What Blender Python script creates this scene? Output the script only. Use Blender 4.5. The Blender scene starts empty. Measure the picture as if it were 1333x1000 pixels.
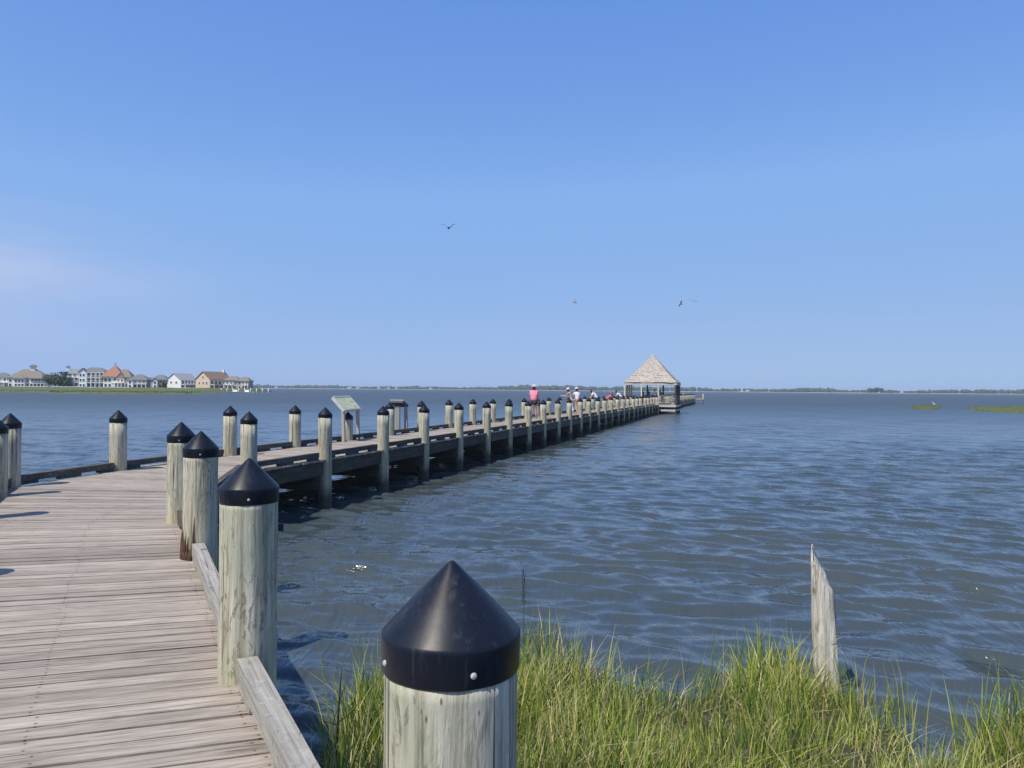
import bpy, bmesh, math, random
import numpy as np
from mathutils import Vector, Matrix, Euler
random.seed(7); rng = np.random.default_rng(11)
scene = bpy.context.scene
C = scene.collection
PI = math.pi; R = math.radians
# ------------------------------------------------------------------ camera
EYE = 2.65; DECK = 1.05
cam = bpy.data.cameras.new('camera'); cam.sensor_width = 36; cam.lens = 27.0
cam.clip_start = .05; cam.clip_end = 9000
camo = bpy.data.objects.new('camera', cam); C.objects.link(camo); scene.camera = camo
camo.location = (0, 0, EYE)
CM = Matrix.Rotation(R(90.39), 4, 'X') @ Matrix.Rotation(R(.43), 4, 'Z')
camo.rotation_euler = CM.to_euler()
def ray(px, py):
    return (CM.to_3x3() @ Vector(((px-666.5)/1000, -(py-500)/1000, -1)))
def at(px, py, z):
    d = ray(px, py); t = (z-EYE)/d.z
    return Vector((d.x*t, d.y*t, z))
def onray(px, py, Y):
    d = ray(px, py); t = Y/d.y
    return Vector((d.x*t, Y, EYE+d.z*t))
# ------------------------------------------------------------------ naming helpers
def tag(o, label=None, cat=None, group=None, kind=None):
    if label: o['label'] = label
    if cat: o['category'] = cat
    if group: o['group'] = group
    if kind: o['kind'] = kind
    return o
def thing(name, loc, label, cat, group=None, rz=0):
    o = bpy.data.objects.new(name, None); C.objects.link(o); o.location = loc; o.rotation_euler = (0, 0, rz)
    o.empty_display_size = .2
    return tag(o, label, cat, group)
def link(name, me, mat=None, parent=None, loc=None):
    o = bpy.data.objects.new(name, me); C.objects.link(o)
    if mat and not me.materials: me.materials.append(mat)
    if parent: o.parent = parent
    if loc is not None: o.location = loc
    return o
def copy_tree(o, parent=None):
    c = o.copy(); C.objects.link(c); c.parent = parent
    for ch in o.children: copy_tree(ch, c)
    return c
ONES = 'zeroth first second third fourth fifth sixth seventh eighth ninth tenth eleventh twelfth thirteenth fourteenth fifteenth sixteenth seventeenth eighteenth nineteenth'.split()
TENS = {20: 'twent', 30: 'thirt', 40: 'fort', 50: 'fift', 60: 'sixt'}
def ordinal(n):
    if n < 20: return ONES[n]
    t = n//10*10
    return TENS[t]+'ieth' if n == t else TENS[t]+'y-'+ONES[n-t]
# ------------------------------------------------------------------ mesh builder
class MB:
    def __init__(s): s.v = []; s.f = []; s.uv = []; s.tone = []; s.sm = []
    def face(s, ids, uv, tone=.5, smooth=False):
        s.f.append(ids); s.uv.append(uv); s.tone.append(tone); s.sm.append(smooth)
    def hexa(s, p, tone=.5, u0=0., v0=0.):
        """p: 8 points, bottom 0-3, top 4-7; length runs 0->1"""
        b = len(s.v); s.v += [tuple(q) for q in p]; P = [Vector(q) for q in p]
        for q in ((4, 5, 6, 7), (1, 0, 3, 2), (0, 1, 5, 4), (2, 3, 7, 6), (1, 2, 6, 5), (3, 0, 4, 7)):
            L = (P[q[1]]-P[q[0]]).length; W = (P[q[2]]-P[q[1]]).length
            s.face([b+i for i in q], [(u0, v0), (u0+L, v0), (u0+L, v0+W), (u0, v0+W)], tone)
    def box(s, c, size, rz=0, tone=None, tilt=None):
        tone = random.random() if tone is None else tone
        x, y, z = (k/2 for k in size)
        M = Matrix.Rotation(rz, 4, 'Z')
        if tilt is not None: M = M @ tilt
        M = Matrix.Translation(c) @ M
        pts = [(-x, -y, -z), (x, -y, -z), (x, y, -z), (-x, y, -z), (-x, -y, z), (x, -y, z), (x, y, z), (-x, y, z)]
        s.hexa([M @ Vector(p) for p in pts], tone, random.random()*9, random.random()*9)
    def bar(s, a, b, w, h, tone=None, up=(0, 0, 1)):
        """timber from a to b (centre line), width w, height h"""
        a = Vector(a); b = Vector(b); d = (b-a).normalized(); up = Vector(up)
        sd = d.cross(up).normalized()*(w/2); u = sd.cross(d).normalized()*(h/2)
        tone = random.random() if tone is None else tone
        s.hexa([a+sd-u, b+sd-u, b-sd-u, a-sd-u, a+sd+u, b+sd+u, b-sd+u, a-sd+u], tone, random.random()*9, random.random()*9)
    def lathe(s, prof, n=24, c=(0, 0, 0), smooth=True, fn=None):
        b = len(s.v); m = len(prof)
        for (r, z) in prof:
            for k in range(n):
                a = 2*PI*k/n; rr = r*(fn(a, z) if fn else 1)
                s.v.append((c[0]+rr*math.cos(a), c[1]+rr*math.sin(a), c[2]+z))
        for j in range(m-1):
            for k in range(n):
                k2 = (k+1) % n
                s.face([b+j*n+k, b+j*n+k2, b+(j+1)*n+k2, b+(j+1)*n+k], [(k/n, prof[j][1]), ((k+1)/n, prof[j][1]), ((k+1)/n, prof[j+1][1]), (k/n, prof[j+1][1])], .5, smooth)
        s.face([b+k for k in range(n)][::-1], [(0, 0)]*n); s.face([b+(m-1)*n+k for k in range(n)], [(0, 0)]*n)
    def tube(s, pts, rads, n=6, smooth=True, tone=.5):
        b = len(s.v); pts = [Vector(p) for p in pts]; m = len(pts)
        for i, p in enumerate(pts):
            d = (pts[min(i+1, m-1)]-pts[max(i-1, 0)]).normalized()
            e = d.cross(Vector((0, 0, 1))); e = e.normalized() if e.length > 1e-4 else Vector((1, 0, 0)); g = d.cross(e)
            for k in range(n):
                a = 2*PI*k/n; s.v.append(tuple(p+(e*math.cos(a)+g*math.sin(a))*rads[i]))
        for j in range(m-1):
            for k in range(n):
                k2 = (k+1) % n
                s.face([b+j*n+k, b+j*n+k2, b+(j+1)*n+k2, b+(j+1)*n+k], [(j, k/n), (j, k/n+.1), (j+1, k/n+.1), (j+1, k/n)], tone, smooth)
        s.face([b+k for k in range(n)][::-1], [(0, 0)]*n); s.face([b+(m-1)*n+k for k in range(n)], [(0, 0)]*n)
    def poly(s, pts, tone=.5, uv=None):
        b = len(s.v); s.v += [tuple(p) for p in pts]
        s.face(list(range(b, b+len(pts))), uv or [(p[0], p[1]) for p in pts], tone)
    def mesh(s, name):
        me = bpy.data.meshes.new(name); me.from_pydata(s.v, [], s.f)
        uvl = me.uv_layers.new(name='UVMap')
        uvl.data.foreach_set('uv', np.array([c for f in s.uv for p in f for c in p], dtype=np.float32))
        at_ = me.attributes.new('tone', 'FLOAT', 'FACE'); at_.data.foreach_set('value', np.array(s.tone, dtype=np.float32))
        me.polygons.foreach_set('use_smooth', s.sm); me.update()
        return me
    def build(s, name, mat, parent=None, loc=None): return link(name, s.mesh(name), mat, parent, loc)
def np_mesh(name, v, quads=None, tris=None, smooth=True, attrs={}):
    me = bpy.data.meshes.new(name); me.vertices.add(len(v)); me.vertices.foreach_set('co', np.ascontiguousarray(v, dtype=np.float32).ravel())
    q = quads if quads is not None else np.zeros((0, 4), int); t = tris if tris is not None else np.zeros((0, 3), int)
    me.loops.add(q.size+t.size); me.loops.foreach_set('vertex_index', np.concatenate([q.ravel(), t.ravel()]).astype(np.int32))
    me.polygons.add(len(q)+len(t))
    st = np.concatenate([np.arange(len(q))*4, q.size+np.arange(len(t))*3]).astype(np.int32)
    me.polygons.foreach_set('loop_start', st)
    me.polygons.foreach_set('use_smooth', np.full(len(q)+len(t), smooth))
    for k, a in attrs.items():
        A = me.attributes.new(k, 'FLOAT', 'POINT'); A.data.foreach_set('value', a.astype(np.float32))
    me.update(calc_edges=True); me.validate()
    return me
# ------------------------------------------------------------------ materials
class NT:
    def __init__(s, name):
        s.m = bpy.data.materials.new(name); s.m.use_nodes = True; s.t = s.m.node_tree; s.n = s.t.nodes; s.n.clear()
        s.out = s.n.new('ShaderNodeOutputMaterial')
        s.b = s.n.new('ShaderNodeBsdfPrincipled'); s.t.links.new(s.b.outputs[0], s.out.inputs[0])
    def L(s, a, b): s.t.links.new(a, b)
    def node(s, typ, **kw):
        n = s.n.new('ShaderNode'+typ)
        for k, v in kw.items(): setattr(n, k, v)
        return n
    def set(s, inp, v):
        if hasattr(v, 'is_output') : s.L(v, inp)
        else: inp.default_value = v
    def coord(s, kind='Object', scale=(1, 1, 1), loc=None):
        tc = s.node('TexCoord'); mp = s.node('Mapping'); s.L(tc.outputs[kind], mp.inputs[0]); mp.inputs['Scale'].default_value = scale
        if loc is not None: s.set(mp.inputs['Location'], loc)
        return mp.outputs[0]
    def rnd(s):
        oi = s.node('ObjectInfo'); return oi.outputs['Random']
    def noise(s, vec, scale=1, detail=5, rough=.6, w=None, dist=0):
        n = s.node('TexNoise'); n.inputs['Scale'].default_value = scale; n.inputs['Detail'].default_value = detail
        n.inputs['Roughness'].default_value = rough; n.inputs['Distortion'].default_value = dist
        if w is not None: n.noise_dimensions = '4D'; s.set(n.inputs['W'], w)
        s.L(vec, n.inputs['Vector']); return n.outputs[0]
    def ramp(s, f, stops):
        r = s.node('ValToRGB'); e = r.color_ramp.elements
        while len(e) < len(stops): e.new(.5)
        for k, (p, c) in enumerate(stops):
            e[k].position = p; e[k].color = (*c, 1) if hasattr(c, '__len__') else (c, c, c, 1)
        s.L(f, r.inputs[0]); return r.outputs[0]
    def math(s, op, a, b=0., clamp=False):
        m = s.node('Math', operation=op, use_clamp=clamp); s.set(m.inputs[0], a); s.set(m.inputs[1], b); return m.outputs[0]
    def mix(s, f, a, b, mode='MIX'):
        m = s.node('Mix', data_type='RGBA', blend_type=mode)
        s.set(m.inputs[0], f)
        for i, v in ((6, a), (7, b)): s.set(m.inputs[i], (*v, 1) if isinstance(v, tuple) and len(v) == 3 else v)
        return m.outputs[2]
    def bump(s, h, strength=.5, dist=.01, normal=None):
        b = s.node('Bump'); b.inputs['Strength'].default_value = strength; b.inputs['Distance'].default_value = dist; s.L(h, b.inputs['Height'])
        if normal is not None: s.L(normal, b.inputs['Normal'])
        s.L(b.outputs[0], s.b.inputs['Normal']); return b.outputs[0]
    def done(s, col, rough=.7, spec=None, metal=None):
        s.set(s.b.inputs['Base Color'], (*col, 1) if isinstance(col, tuple) else col); s.set(s.b.inputs['Roughness'], rough)
        if spec is not None: s.b.inputs['Specular IOR Level'].default_value = spec
        if metal is not None: s.b.inputs['Metallic'].default_value = metal
        return s.m
def plain(name, col, rough=.7, var=.25, scale=3., bump=0., spec=None):
    n = NT(name); f = n.noise(n.coord(), scale, 6, .65)
    c = n.ramp(f, [(.3, tuple(k*(1-var) for k in col)), (.7, tuple(min(1, k*(1+var)) for k in col))])
    if bump: n.bump(f, .6, bump)
    return n.done(c, rough, spec)
def mat_pile():
    n = NT('piling_wood'); r = n.math('MULTIPLY', n.rnd(), 37.)
    g = n.noise(n.coord(scale=(21, 21, 1.0)), 1, 10, .70, r, .7)
    c = n.ramp(g, [(.35, (.085, .075, .055)), (.43, (.28, .26, .195)), (.51, (.43, .405, .32)), (.63, (.60, .57, .47))])
    lo = n.noise(n.coord(scale=(4, 4, 2.2)), 1, 3, .5, r)
    c = n.mix(n.ramp(lo, [(.42, 0), (.66, .75)]), c, n.mix(.62, c, (.30, .37, .27)))
    yel = n.noise(n.coord(scale=(3, 3, 1.2)), 1, 3, .5, n.math('ADD', r, 5.))
    c = n.mix(n.ramp(yel, [(.5, 0), (.72, .6)]), c, n.mix(.5, c, (.50, .44, .27)))
    # peeled blotches under the cap and long seasoning checks
    bl = n.noise(n.coord(scale=(23, 23, 5.5)), 1, 5, .62, r, 2.2)
    dens = n.ramp(n.noise(n.coord(scale=(5, 5, 1.6)), 1, 3, .5, n.math('ADD', r, 2.)), [(.40, .15), (.60, 1)])
    c = n.mix(n.math('MULTIPLY', n.ramp(bl, [(.52, 0), (.585, .72)]), dens), c, (.135, .122, .09))
    ck = n.noise(n.coord(scale=(34, 34, .7)), 1, 4, .5, n.math('ADD', r, 9.), .3)
    ckm = n.ramp(ck, [(.355, 1), (.39, 0)])
    c = n.mix(n.math('MULTIPLY', ckm, .8), c, (.055, .048, .038))
    kn = n.node('TexVoronoi', feature='F1'); n.L(n.coord(scale=(7, 7, 2.6)), kn.inputs['Vector']); kn.inputs['Randomness'].default_value = 1
    c = n.mix(n.ramp(kn.outputs['Distance'], [(.07, .8), (.13, 0)]), c, (.10, .08, .055))
    ge2 = n.node('NewGeometry'); se2 = n.node('SeparateXYZ'); n.L(ge2.outputs['Position'], se2.inputs[0])
    zb = n.math('ADD', se2.outputs[2], n.math('MULTIPLY', n.math('SUBTRACT', yel, .5), 1.6))
    c = n.mix(n.ramp(n.math('SUBTRACT', zb, .6), [(.30, .75), (.85, 0)]), c, n.mix(.55, c, (.47, .40, .22)))
    # tide stain close to the water
    geo = n.node('NewGeometry'); sep = n.node('SeparateXYZ'); n.L(geo.outputs['Position'], sep.inputs[0])
    zz = n.math('ADD', sep.outputs[2], n.math('MULTIPLY', n.math('SUBTRACT', g, .5), .5))
    c = n.mix(n.ramp(zz, [(.20, .9), (.52, 0)]), c, (.045, .05, .035))
    h = n.math('SUBTRACT', n.math('ADD', g, n.math('MULTIPLY', bl, .4)), n.math('MULTIPLY', ckm, .7))
    n.bump(h, .75, .012)
    return n.done(c, .85, .25)
def mat_board(name, stops, nails=False, lichen=0., gs=(1.6, 46, 1), bump=.006):
    """weathered sawn timber: grain runs along U"""
    n = NT(name); tn = n.node('Attribute', attribute_name='tone'); tone = tn.outputs['Fac']
    w = n.math('MULTIPLY', tone, 53.)
    g = n.noise(n.coord('UV', gs), 1, 8, .66, w, .5)
    c = n.ramp(g, stops)
    t = n.ramp(tone, [(0, .74), (.35, .94), (.7, 1.03), (1, 1.16)])
    c = n.mix(1., c, t, 'MULTIPLY')
    bl = n.noise(n.coord('UV', (1.3, 5, 1)), 1, 5, .6, w)
    c = n.mix(n.ramp(bl, [(.52, 0), (.72, .45)]), c, n.mix(.5, c, (.33, .29, .22)))
    c = n.mix(n.ramp(bl, [(.28, .65), (.45, 0)]), c, n.mix(.55, c, (.19, .18, .175)))
    if lichen:
        li = n.noise(n.coord('UV', (22, 22, 1)), 1, 6, .7, w, .8)
        c = n.mix(n.ramp(li, [(.56, 0), (.62, lichen)]), c, (.56, .56, .52))
        li2 = n.noise(n.coord('UV', (9, 15, 1)), 1, 6, .7, n.math('ADD', w, 3.), .8)
        c = n.mix(n.ramp(li2, [(.58, 0), (.66, .75)]), c, (.085, .085, .07))
    ck = n.ramp(n.noise(n.coord('UV', (.9, 80, 1)), 1, 3, .5, n.math('ADD', w, 7.)), [(.33, 1), (.37, 0)])
    c = n.mix(n.math('MULTIPLY', ck, .7), c, (.07, .06, .055))
    if nails:
        tc = n.node('TexCoord'); sp = n.node('SeparateXYZ'); n.L(tc.outputs['UV'], sp.inputs[0])
        du = n.math('PINGPONG', n.math('SUBTRACT', sp.outputs[0], .16), .46)
        v = n.math('MODULO', sp.outputs[1], 10.); dv = n.math('SUBTRACT', n.math('ABSOLUTE', n.math('SUBTRACT', v, .068)), .036)
        rr = n.math('SQRT', n.math('ADD', n.math('MULTIPLY', du, du), n.math('MULTIPLY', dv, dv)))
        st = n.math('SQRT', n.math('ADD', n.math('MULTIPLY', n.math('MULTIPLY', du, du), .12), n.math('MULTIPLY', dv, dv)))
        c = n.mix(n.ramp(st, [(.004, .18), (.016, 0)]), c, (.15, .13, .12))
        c = n.mix(n.ramp(rr, [(.005, .8), (.0085, 0)]), c, (.05, .04, .035))
    h = n.math('SUBTRACT', g, n.math('MULTIPLY', ck, .6))
    n.bump(h, .8, bump)
    return n.done(c, .82, .25)
def mat_cap():
    n = NT('black_plastic'); f = n.noise(n.coord(scale=(9, 9, 9)), 1, 8, .7)
    c = n.ramp(f, [(.35, (.006, .009, .017)), (.65, (.011, .015, .027))])
    dust = n.noise(n.coord(scale=(40, 40, 5)), 1, 5, .7)
    c = n.mix(n.ramp(dust, [(.55, 0), (.72, .20)]), c, (.16, .16, .17))
    n.bump(n.noise(n.coord(), 60, 3), .08, .002)
    return n.done(c, n.ramp(f, [(.3, .33), (.7, .43)]), .22)
M = {}
M['pile'] = mat_pile(); M['cap'] = mat_cap()
M['screw'] = plain('galvanised_steel', (.42, .41, .39), .5, .3, 90)
M['deck'] = mat_board('weathered_deck_board', [(.28, (.085, .068, .054)), (.41, (.262, .224, .186)), (.54, (.375, .330, .280)), (.75, (.51, .460, .40))], True, 0., (3.2, 52, 1))
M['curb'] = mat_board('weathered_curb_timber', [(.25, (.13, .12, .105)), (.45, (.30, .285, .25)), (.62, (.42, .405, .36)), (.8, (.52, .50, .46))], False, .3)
M['beam'] = mat_board('shade_toned_joist_timber', [(.25, (.035, .03, .022)), (.5, (.085, .075, .058)), (.75, (.15, .135, .108))])  # joist timber with the under-deck shade put into its base colour
M['curb_dark'] = mat_board('shade_toned_weathered_curb_timber', [(.25, (.03, .027, .022)), (.5, (.065, .06, .05)), (.75, (.125, .115, .098))], False, .25)  # weathered curb timber, shade of its dark faces put into the colour
M['leg'] = mat_board('grey_sign_post_timber', [(.25, (.22, .21, .19)), (.5, (.36, .35, .32)), (.75, (.48, .47, .43))])
# ------------------------------------------------------------------ world, sun
SUN_EL = 55.; az = math.atan2(-.69, -.72)          # clockwise from +Y
w = bpy.data.worlds.new('World'); scene.world = w; w.use_nodes = True; nt = w.node_tree; nt.nodes.clear()
sky = nt.nodes.new('ShaderNodeTexSky'); sky.sky_type = 'NISHITA'; sky.sun_disc = False
sky.sun_elevation = R(SUN_EL); sky.sun_rotation = az % (2*PI)
sky.altitude = 0; sky.air_density = .5; sky.dust_density = .3; sky.ozone_density = 6.
# phone-camera response of the sky: the physical radiance is compressed per channel
scl = nt.nodes.new('ShaderNodeVectorMath'); scl.operation = 'SCALE'; scl.inputs['Scale'].default_value = .1; nt.links.new(sky.outputs[0], scl.inputs[0])
crv = nt.nodes.new('ShaderNodeRGBCurve'); nt.links.new(scl.outputs[0], crv.inputs['Color'])
for ch, pts in enumerate((((.049, .141), (.085, .238), (.227, .325), (.385, .362), (1, .47)), ((.094, .305), (.163, .440), (.397, .492), (.538, .522), (1, .60)), ((.212, .745), (.349, .84), (.663, .81), (.85, .80), (1, .80)))):
    cc = crv.mapping.curves[ch]; cc.points[1].location = pts[-1]
    for p in pts[:-1]: cc.points.new(*p)
    for p in cc.points: p.handle_type = 'VECTOR'
crv.mapping.update()
sc2 = nt.nodes.new('ShaderNodeVectorMath'); sc2.operation = 'SCALE'; sc2.inputs['Scale'].default_value = 10.; nt.links.new(crv.outputs[0], sc2.inputs[0])
tc = nt.nodes.new('ShaderNodeTexCoord')
mp = nt.nodes.new('ShaderNodeMapping'); mp.inputs['Scale'].default_value = (3.2, 3.2, 19); nt.links.new(tc.outputs['Generated'], mp.inputs[0])
no = nt.nodes.new('ShaderNodeTexNoise'); no.inputs['Scale'].default_value = 1.; no.inputs['Detail'].default_value = 5; no.inputs['Roughness'].default_value = .55; no.inputs['Distortion'].default_value = .4
nt.links.new(mp.outputs[0], no.inputs['Vector'])
def wn(op, a, b):
    m = nt.nodes.new('ShaderNodeMath'); m.operation = op
    for i, v in enumerate((a, b)):
        if hasattr(v, 'is_output'): nt.links.new(v, m.inputs[i])
        else: m.inputs[i].default_value = v
    return m.outputs[0]
sp = nt.nodes.new('ShaderNodeSeparateXYZ'); nt.links.new(tc.outputs['Generated'], sp.inputs[0])
def bell(v, c, s):
    d = wn('DIVIDE', wn('SUBTRACT', v, c), s)
    return wn('POWER', 2.718, wn('MULTIPLY', wn('MULTIPLY', d, d), -1.))
mask = wn('MULTIPLY', bell(sp.outputs[2], .118, .058), bell(sp.outputs[0], -.62, .21))
rp = nt.nodes.new('ShaderNodeValToRGB'); rp.color_ramp.elements[0].position = .18; rp.color_ramp.elements[1].position = .80
nt.links.new(no.outputs[0], rp.inputs[0])
cm = wn('MULTIPLY', wn('MULTIPLY', rp.outputs[0], mask), 1.05)
mx = nt.nodes.new('ShaderNodeMix'); mx.data_type = 'RGBA'; nt.links.new(cm, mx.inputs[0]); nt.links.new(sc2.outputs[0], mx.inputs[6])
mx.inputs[7].default_value = (5.3, 6.1, 8.4, 1)
bg = nt.nodes.new('ShaderNodeBackground'); bg.inputs[1].default_value = .10; nt.links.new(mx.outputs[2], bg.inputs[0])
wo = nt.nodes.new('ShaderNodeOutputWorld'); nt.links.new(bg.outputs[0], wo.inputs[0])
sun = bpy.data.lights.new('sun', 'SUN'); sun.energy = 5.0; sun.angle = R(.53); sun.color = (1, .91, .78)
so = bpy.data.objects.new('sun', sun); C.objects.link(so)
ts = Vector((math.sin(az)*math.cos(R(SUN_EL)), math.cos(az)*math.cos(R(SUN_EL)), math.sin(R(SUN_EL))))
so.rotation_euler = (-ts).to_track_quat('-Z', 'Y').to_euler(); so.location = ts*40
scene.view_settings.view_transform = 'Standard'; scene.view_settings.look = 'None'; scene.view_settings.exposure = 0
# ------------------------------------------------------------------ water
def axis(lo, hi, fine, near, g):
    out = [0.]; x = 0.
    while x < hi: x += max(fine, g*(abs(x)-near)+fine) if abs(x) > near else fine; out.append(x)
    neg = []; x = 0.
    while x > lo: x -= max(fine, g*(abs(x)-near)+fine) if abs(x) > near else fine; neg.append(x)
    return np.array(neg[::-1]+out)
def water():
    ys = axis(-40, 3300, .045, 12., .0050).astype(np.float32); xs = axis(-3300, 3300, .065, 9., .0105).astype(np.float32)
    ys = np.where(ys < 0, ys, ys)
    X, Y = np.meshgrid(xs, ys); dx = np.gradient(xs)[None, :]; dy = np.gradient(ys)[:, None]
    sp_ = np.maximum(np.broadcast_to(dx, X.shape)*.7, np.broadcast_to(dy, X.shape))
    H = np.zeros_like(X); DX = np.zeros_like(X); DY = np.zeros_like(X)
    main = R(66)            # travel direction
    g2 = np.random.default_rng(5)
    specs = [(.17, .40, .035, .36)]*36+[(.40, .98, .049, .25)]*30+[(1.1, 3., .024, .24)]*12+[(3.6, 26., .020, .4)]*14
    far = np.clip((np.hypot(X, Y)-40)/260, 0, 1)
    for i, (l0, l1, slope, spread) in enumerate(specs):
        lam = l0*(l1/l0)**g2.random(); th = main+g2.normal()*spread; k = 2*PI/lam
        amp = slope/k*(.6+.8*g2.random()); ph = k*(X*math.cos(th)+Y*math.sin(th))+g2.random()*6.28
        att = np.clip((lam/sp_-2.2)/2.2, 0, 1)
        if i >= 78: att = att*far
        th = float(th); k = float(k)
        if att.max() <= 0: continue
        H += amp*att*np.sin(ph); DX += amp*att*.12*math.cos(th)*np.cos(ph); DY += amp*att*.12*math.sin(th)*np.cos(ph)
    # gusts: patches of calmer and rougher water
    gst = .78+.3*np.sin(X*.11+1.3+np.sin(Y*.07))*np.sin(Y*.13+.4+.8*np.sin(X*.05))
    fade = np.where(Y < 9, .75, 1.)
    lean = .20*H*np.clip(1.3-np.hypot(X, Y)/150, 0, 1)      # crests lean over, steep lee faces
    V = np.stack([X+(DX-lean*math.cos(main))*gst, Y+(DY-lean*math.sin(main))*gst, H*gst*fade], -1).reshape(-1, 3)
    ny, nx = X.shape; i = np.arange(ny-1)[:, None]*nx+np.arange(nx-1)[None, :]
    q = np.stack([i, i+1, i+1+nx, i+nx], -1).reshape(-1, 4)
    me = np_mesh('bay_water', V, q)
    n = NT('murky_bay_water'); pos = n.node('NewGeometry').outputs['Position']
    def m_(scale, rot=1.15):
        mp = n.node('Mapping'); n.L(pos, mp.inputs[0]); mp.inputs['Scale'].default_value = scale; mp.inputs['Rotation'].default_value = (0, 0, -rot); return mp.outputs[0]
    f1 = n.noise(m_((11., 2.4, 1)), 1, 2, .5, None, .5)
    f2 = n.noise(m_((.85, .34, 1)), 1, 3, .5, None, .4)
    f3 = n.noise(m_((.16, .06, 1)), 1, 4, .6)
    f4 = n.noise(m_((3.4, .7, 1)), 1, 3, .5, None, .6)
    b1 = n.node('Bump'); b1.inputs['Strength'].default_value = 1; b1.inputs['Distance'].default_value = .018; n.L(f1, b1.inputs['Height'])
    b2 = n.node('Bump'); b2.inputs['Strength'].default_value = 1; b2.inputs['Distance'].default_value = .07; n.L(f2, b2.inputs['Height']); b4 = n.node('Bump'); b4.inputs['Strength'].default_value = 1; b4.inputs['Distance'].default_value = .036; n.L(f4, b4.inputs['Height']); n.L(b1.outputs[0], b4.inputs['Normal']); n.L(b4.outputs[0], b2.inputs['Normal'])
    b3 = n.node('Bump'); b3.inputs['Strength'].default_value = 1; b3.inputs['Distance'].default_value = .75; n.L(f3, b3.inputs['Height']); n.L(b2.outputs[0], b3.inputs['Normal'])
    n.L(b3.outputs[0], n.b.inputs['Normal'])
    turb = n.noise(m_((.12, .12, 1)), 1, 4, .6)
    c = n.ramp(turb, [(.35, (.044, .061, .072)), (.65, (.054, .069, .071))])
    sp_ = n.node('SeparateXYZ'); n.L(pos, sp_.inputs[0])      # wind-roughened open bay beyond the sheltered shore
    ro = n.ramp(n.math('DIVIDE', n.math('SUBTRACT', sp_.outputs[1], 10.), 140., True), [(0, .08), (.25, .16), (.6, .33), (1, .45)])
    n.b.inputs['IOR'].default_value = 1.39
    me.materials.append(n.done(c, ro, .5))
    tag(link('water', me), 'choppy grey blue bay water reaching to the far shore', 'water', None, 'structure')
water()
# ------------------------------------------------------------------ pilings
CAPR = .158; RP = .1545
def pile_meshes(n, rings, amp, seed):
    r2 = random.Random(seed); ph = [(r2.randint(3, 11), r2.random()*6.28, r2.random()*2+.4) for _ in range(6)]
    def fn(a, z):
        return 1+amp*sum(math.sin(k*a+p+math.sin(z*q*2+p)*1.1) for k, p, q in ph)/3+amp*.6*math.sin(z*4+ph[0][1]+a)
    H = 3.6; top = H-.235
    mb = MB(); mb.lathe([(RP*1.03-.006*(z/H), z) for z in np.linspace(0, top, rings)], n, fn=fn)
    cp = MB(); zz = H
    cp.lathe([(RP*.97, H-.242), (CAPR*.985, H-.243), (CAPR, H-.239), (CAPR*1.012, H-.166), (CAPR*1.012, H-.161), (CAPR*.985, H-.155),
              (CAPR*.5, H-.073), (CAPR*.16, H-.020), (CAPR*.09, H-.009), (CAPR*.03, H-.001), (.001, H)], max(n, 32) if n > 20 else n)
    return mb.mesh('post'), cp.mesh('cap')
sc = MB(); sc.lathe([(.006, -.006), (.0075, 0), (.0072, .002), (.0045, .0045), (.001, .0052)], 12)
SCREW = sc.mesh('screw'); SCREW.materials.append(M['screw'])
FARPILE = pile_meshes(18, 14, .012, 1); NEARPILE = [pile_meshes(72, 90, .011, 20+i) for i in range(4)]
def piling(x, y, apex, label, group, meshes=FARPILE, screws=(), rz=None, name='piling'):
    t = thing(name, (x, y, apex-3.6), label, 'piling', group, random.random()*6.28 if rz is None else rz)
    p = link('post', meshes[0], M['pile'], t); c = link('cap', meshes[1], M['cap'], t)
    for a in screws:
        s = link('screw', SCREW, None, c); a2 = a-t.rotation_euler.z
        s.location = ((CAPR+.001)*math.cos(a2), (CAPR+.001)*math.sin(a2), 3.6-.212)
        s.rotation_euler = (0, PI/2, a2)
    return t
GN = 'capped pilings along the near boardwalk'; GR = 'capped pilings on the right side of the long pier'; GL = 'capped pilings on the left side of the long pier'
P1 = (-.136, 1.78); P2 = (-1.455, 4.27); P3 = (-2.93, 7.25); P4 = (-3.92, 9.12)
piling(*P1, 2.253, 'piling with black cone cap standing nearest, in front of the marsh grass', GN, NEARPILE[0], (R(-152), R(-68)), .4, 'piling')
piling(*P2, 2.258, 'second piling from the camera, tall, rising between two curb timbers', GN, NEARPILE[1], (R(-72), R(100)), 1.9)
t3 = piling(*P3, 2.235, 'third piling from the camera, with a rusty brown split foot', GN, NEARPILE[2], (R(-70), R(110)), 3.0)
piling(*P4, 2.235, 'fourth piling from the camera, half hidden behind the brown-footed one', GN, NEARPILE[3], (R(-75), R(120)), 4.4)
# rotten brown splinters at the foot of the third and fourth piling
def splinters(px, py, n, hmax, parent_loc, par, half):
    mb = MB()
    for i in range(n):
        a = R(-158+half*i/(n-1)); h = hmax*(.2+.8*random.random()**1.3); r = RP*1.0
        x, y = r*math.cos(a), r*math.sin(a); x2, y2 = r*.985*math.cos(a+.06), r*.985*math.sin(a+.06)
        b = 1.05-par.location.z
        mb.tube([(x*1.07, y*1.07, b-.05), (x*1.045, y*1.045, b+h*.5), (x2, y2, b+h)], [.013, .010, .002], 5)
    o = mb.build('rotten_splinter', M['rot'], par); o.rotation_euler = (0, 0, -par.rotation_euler.z); o['label'] = 'dark brown split wood at the foot'
M['rot'] = mat_board('rotten_brown_wood', [(.25, (.05, .03, .02)), (.5, (.13, .075, .045)), (.75, (.26, .19, .11))])
splinters(0, 0, 15, .52, P3, t3, 74)
L0 = (-7.42, 11.05); L00 = (-7.93, 12.15); LC = (-7.50, 14.65)
L1 = (-6.46, 9.13); L2 = (-4.92, 6.07); L3 = (-3.4, 3.0)
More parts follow.
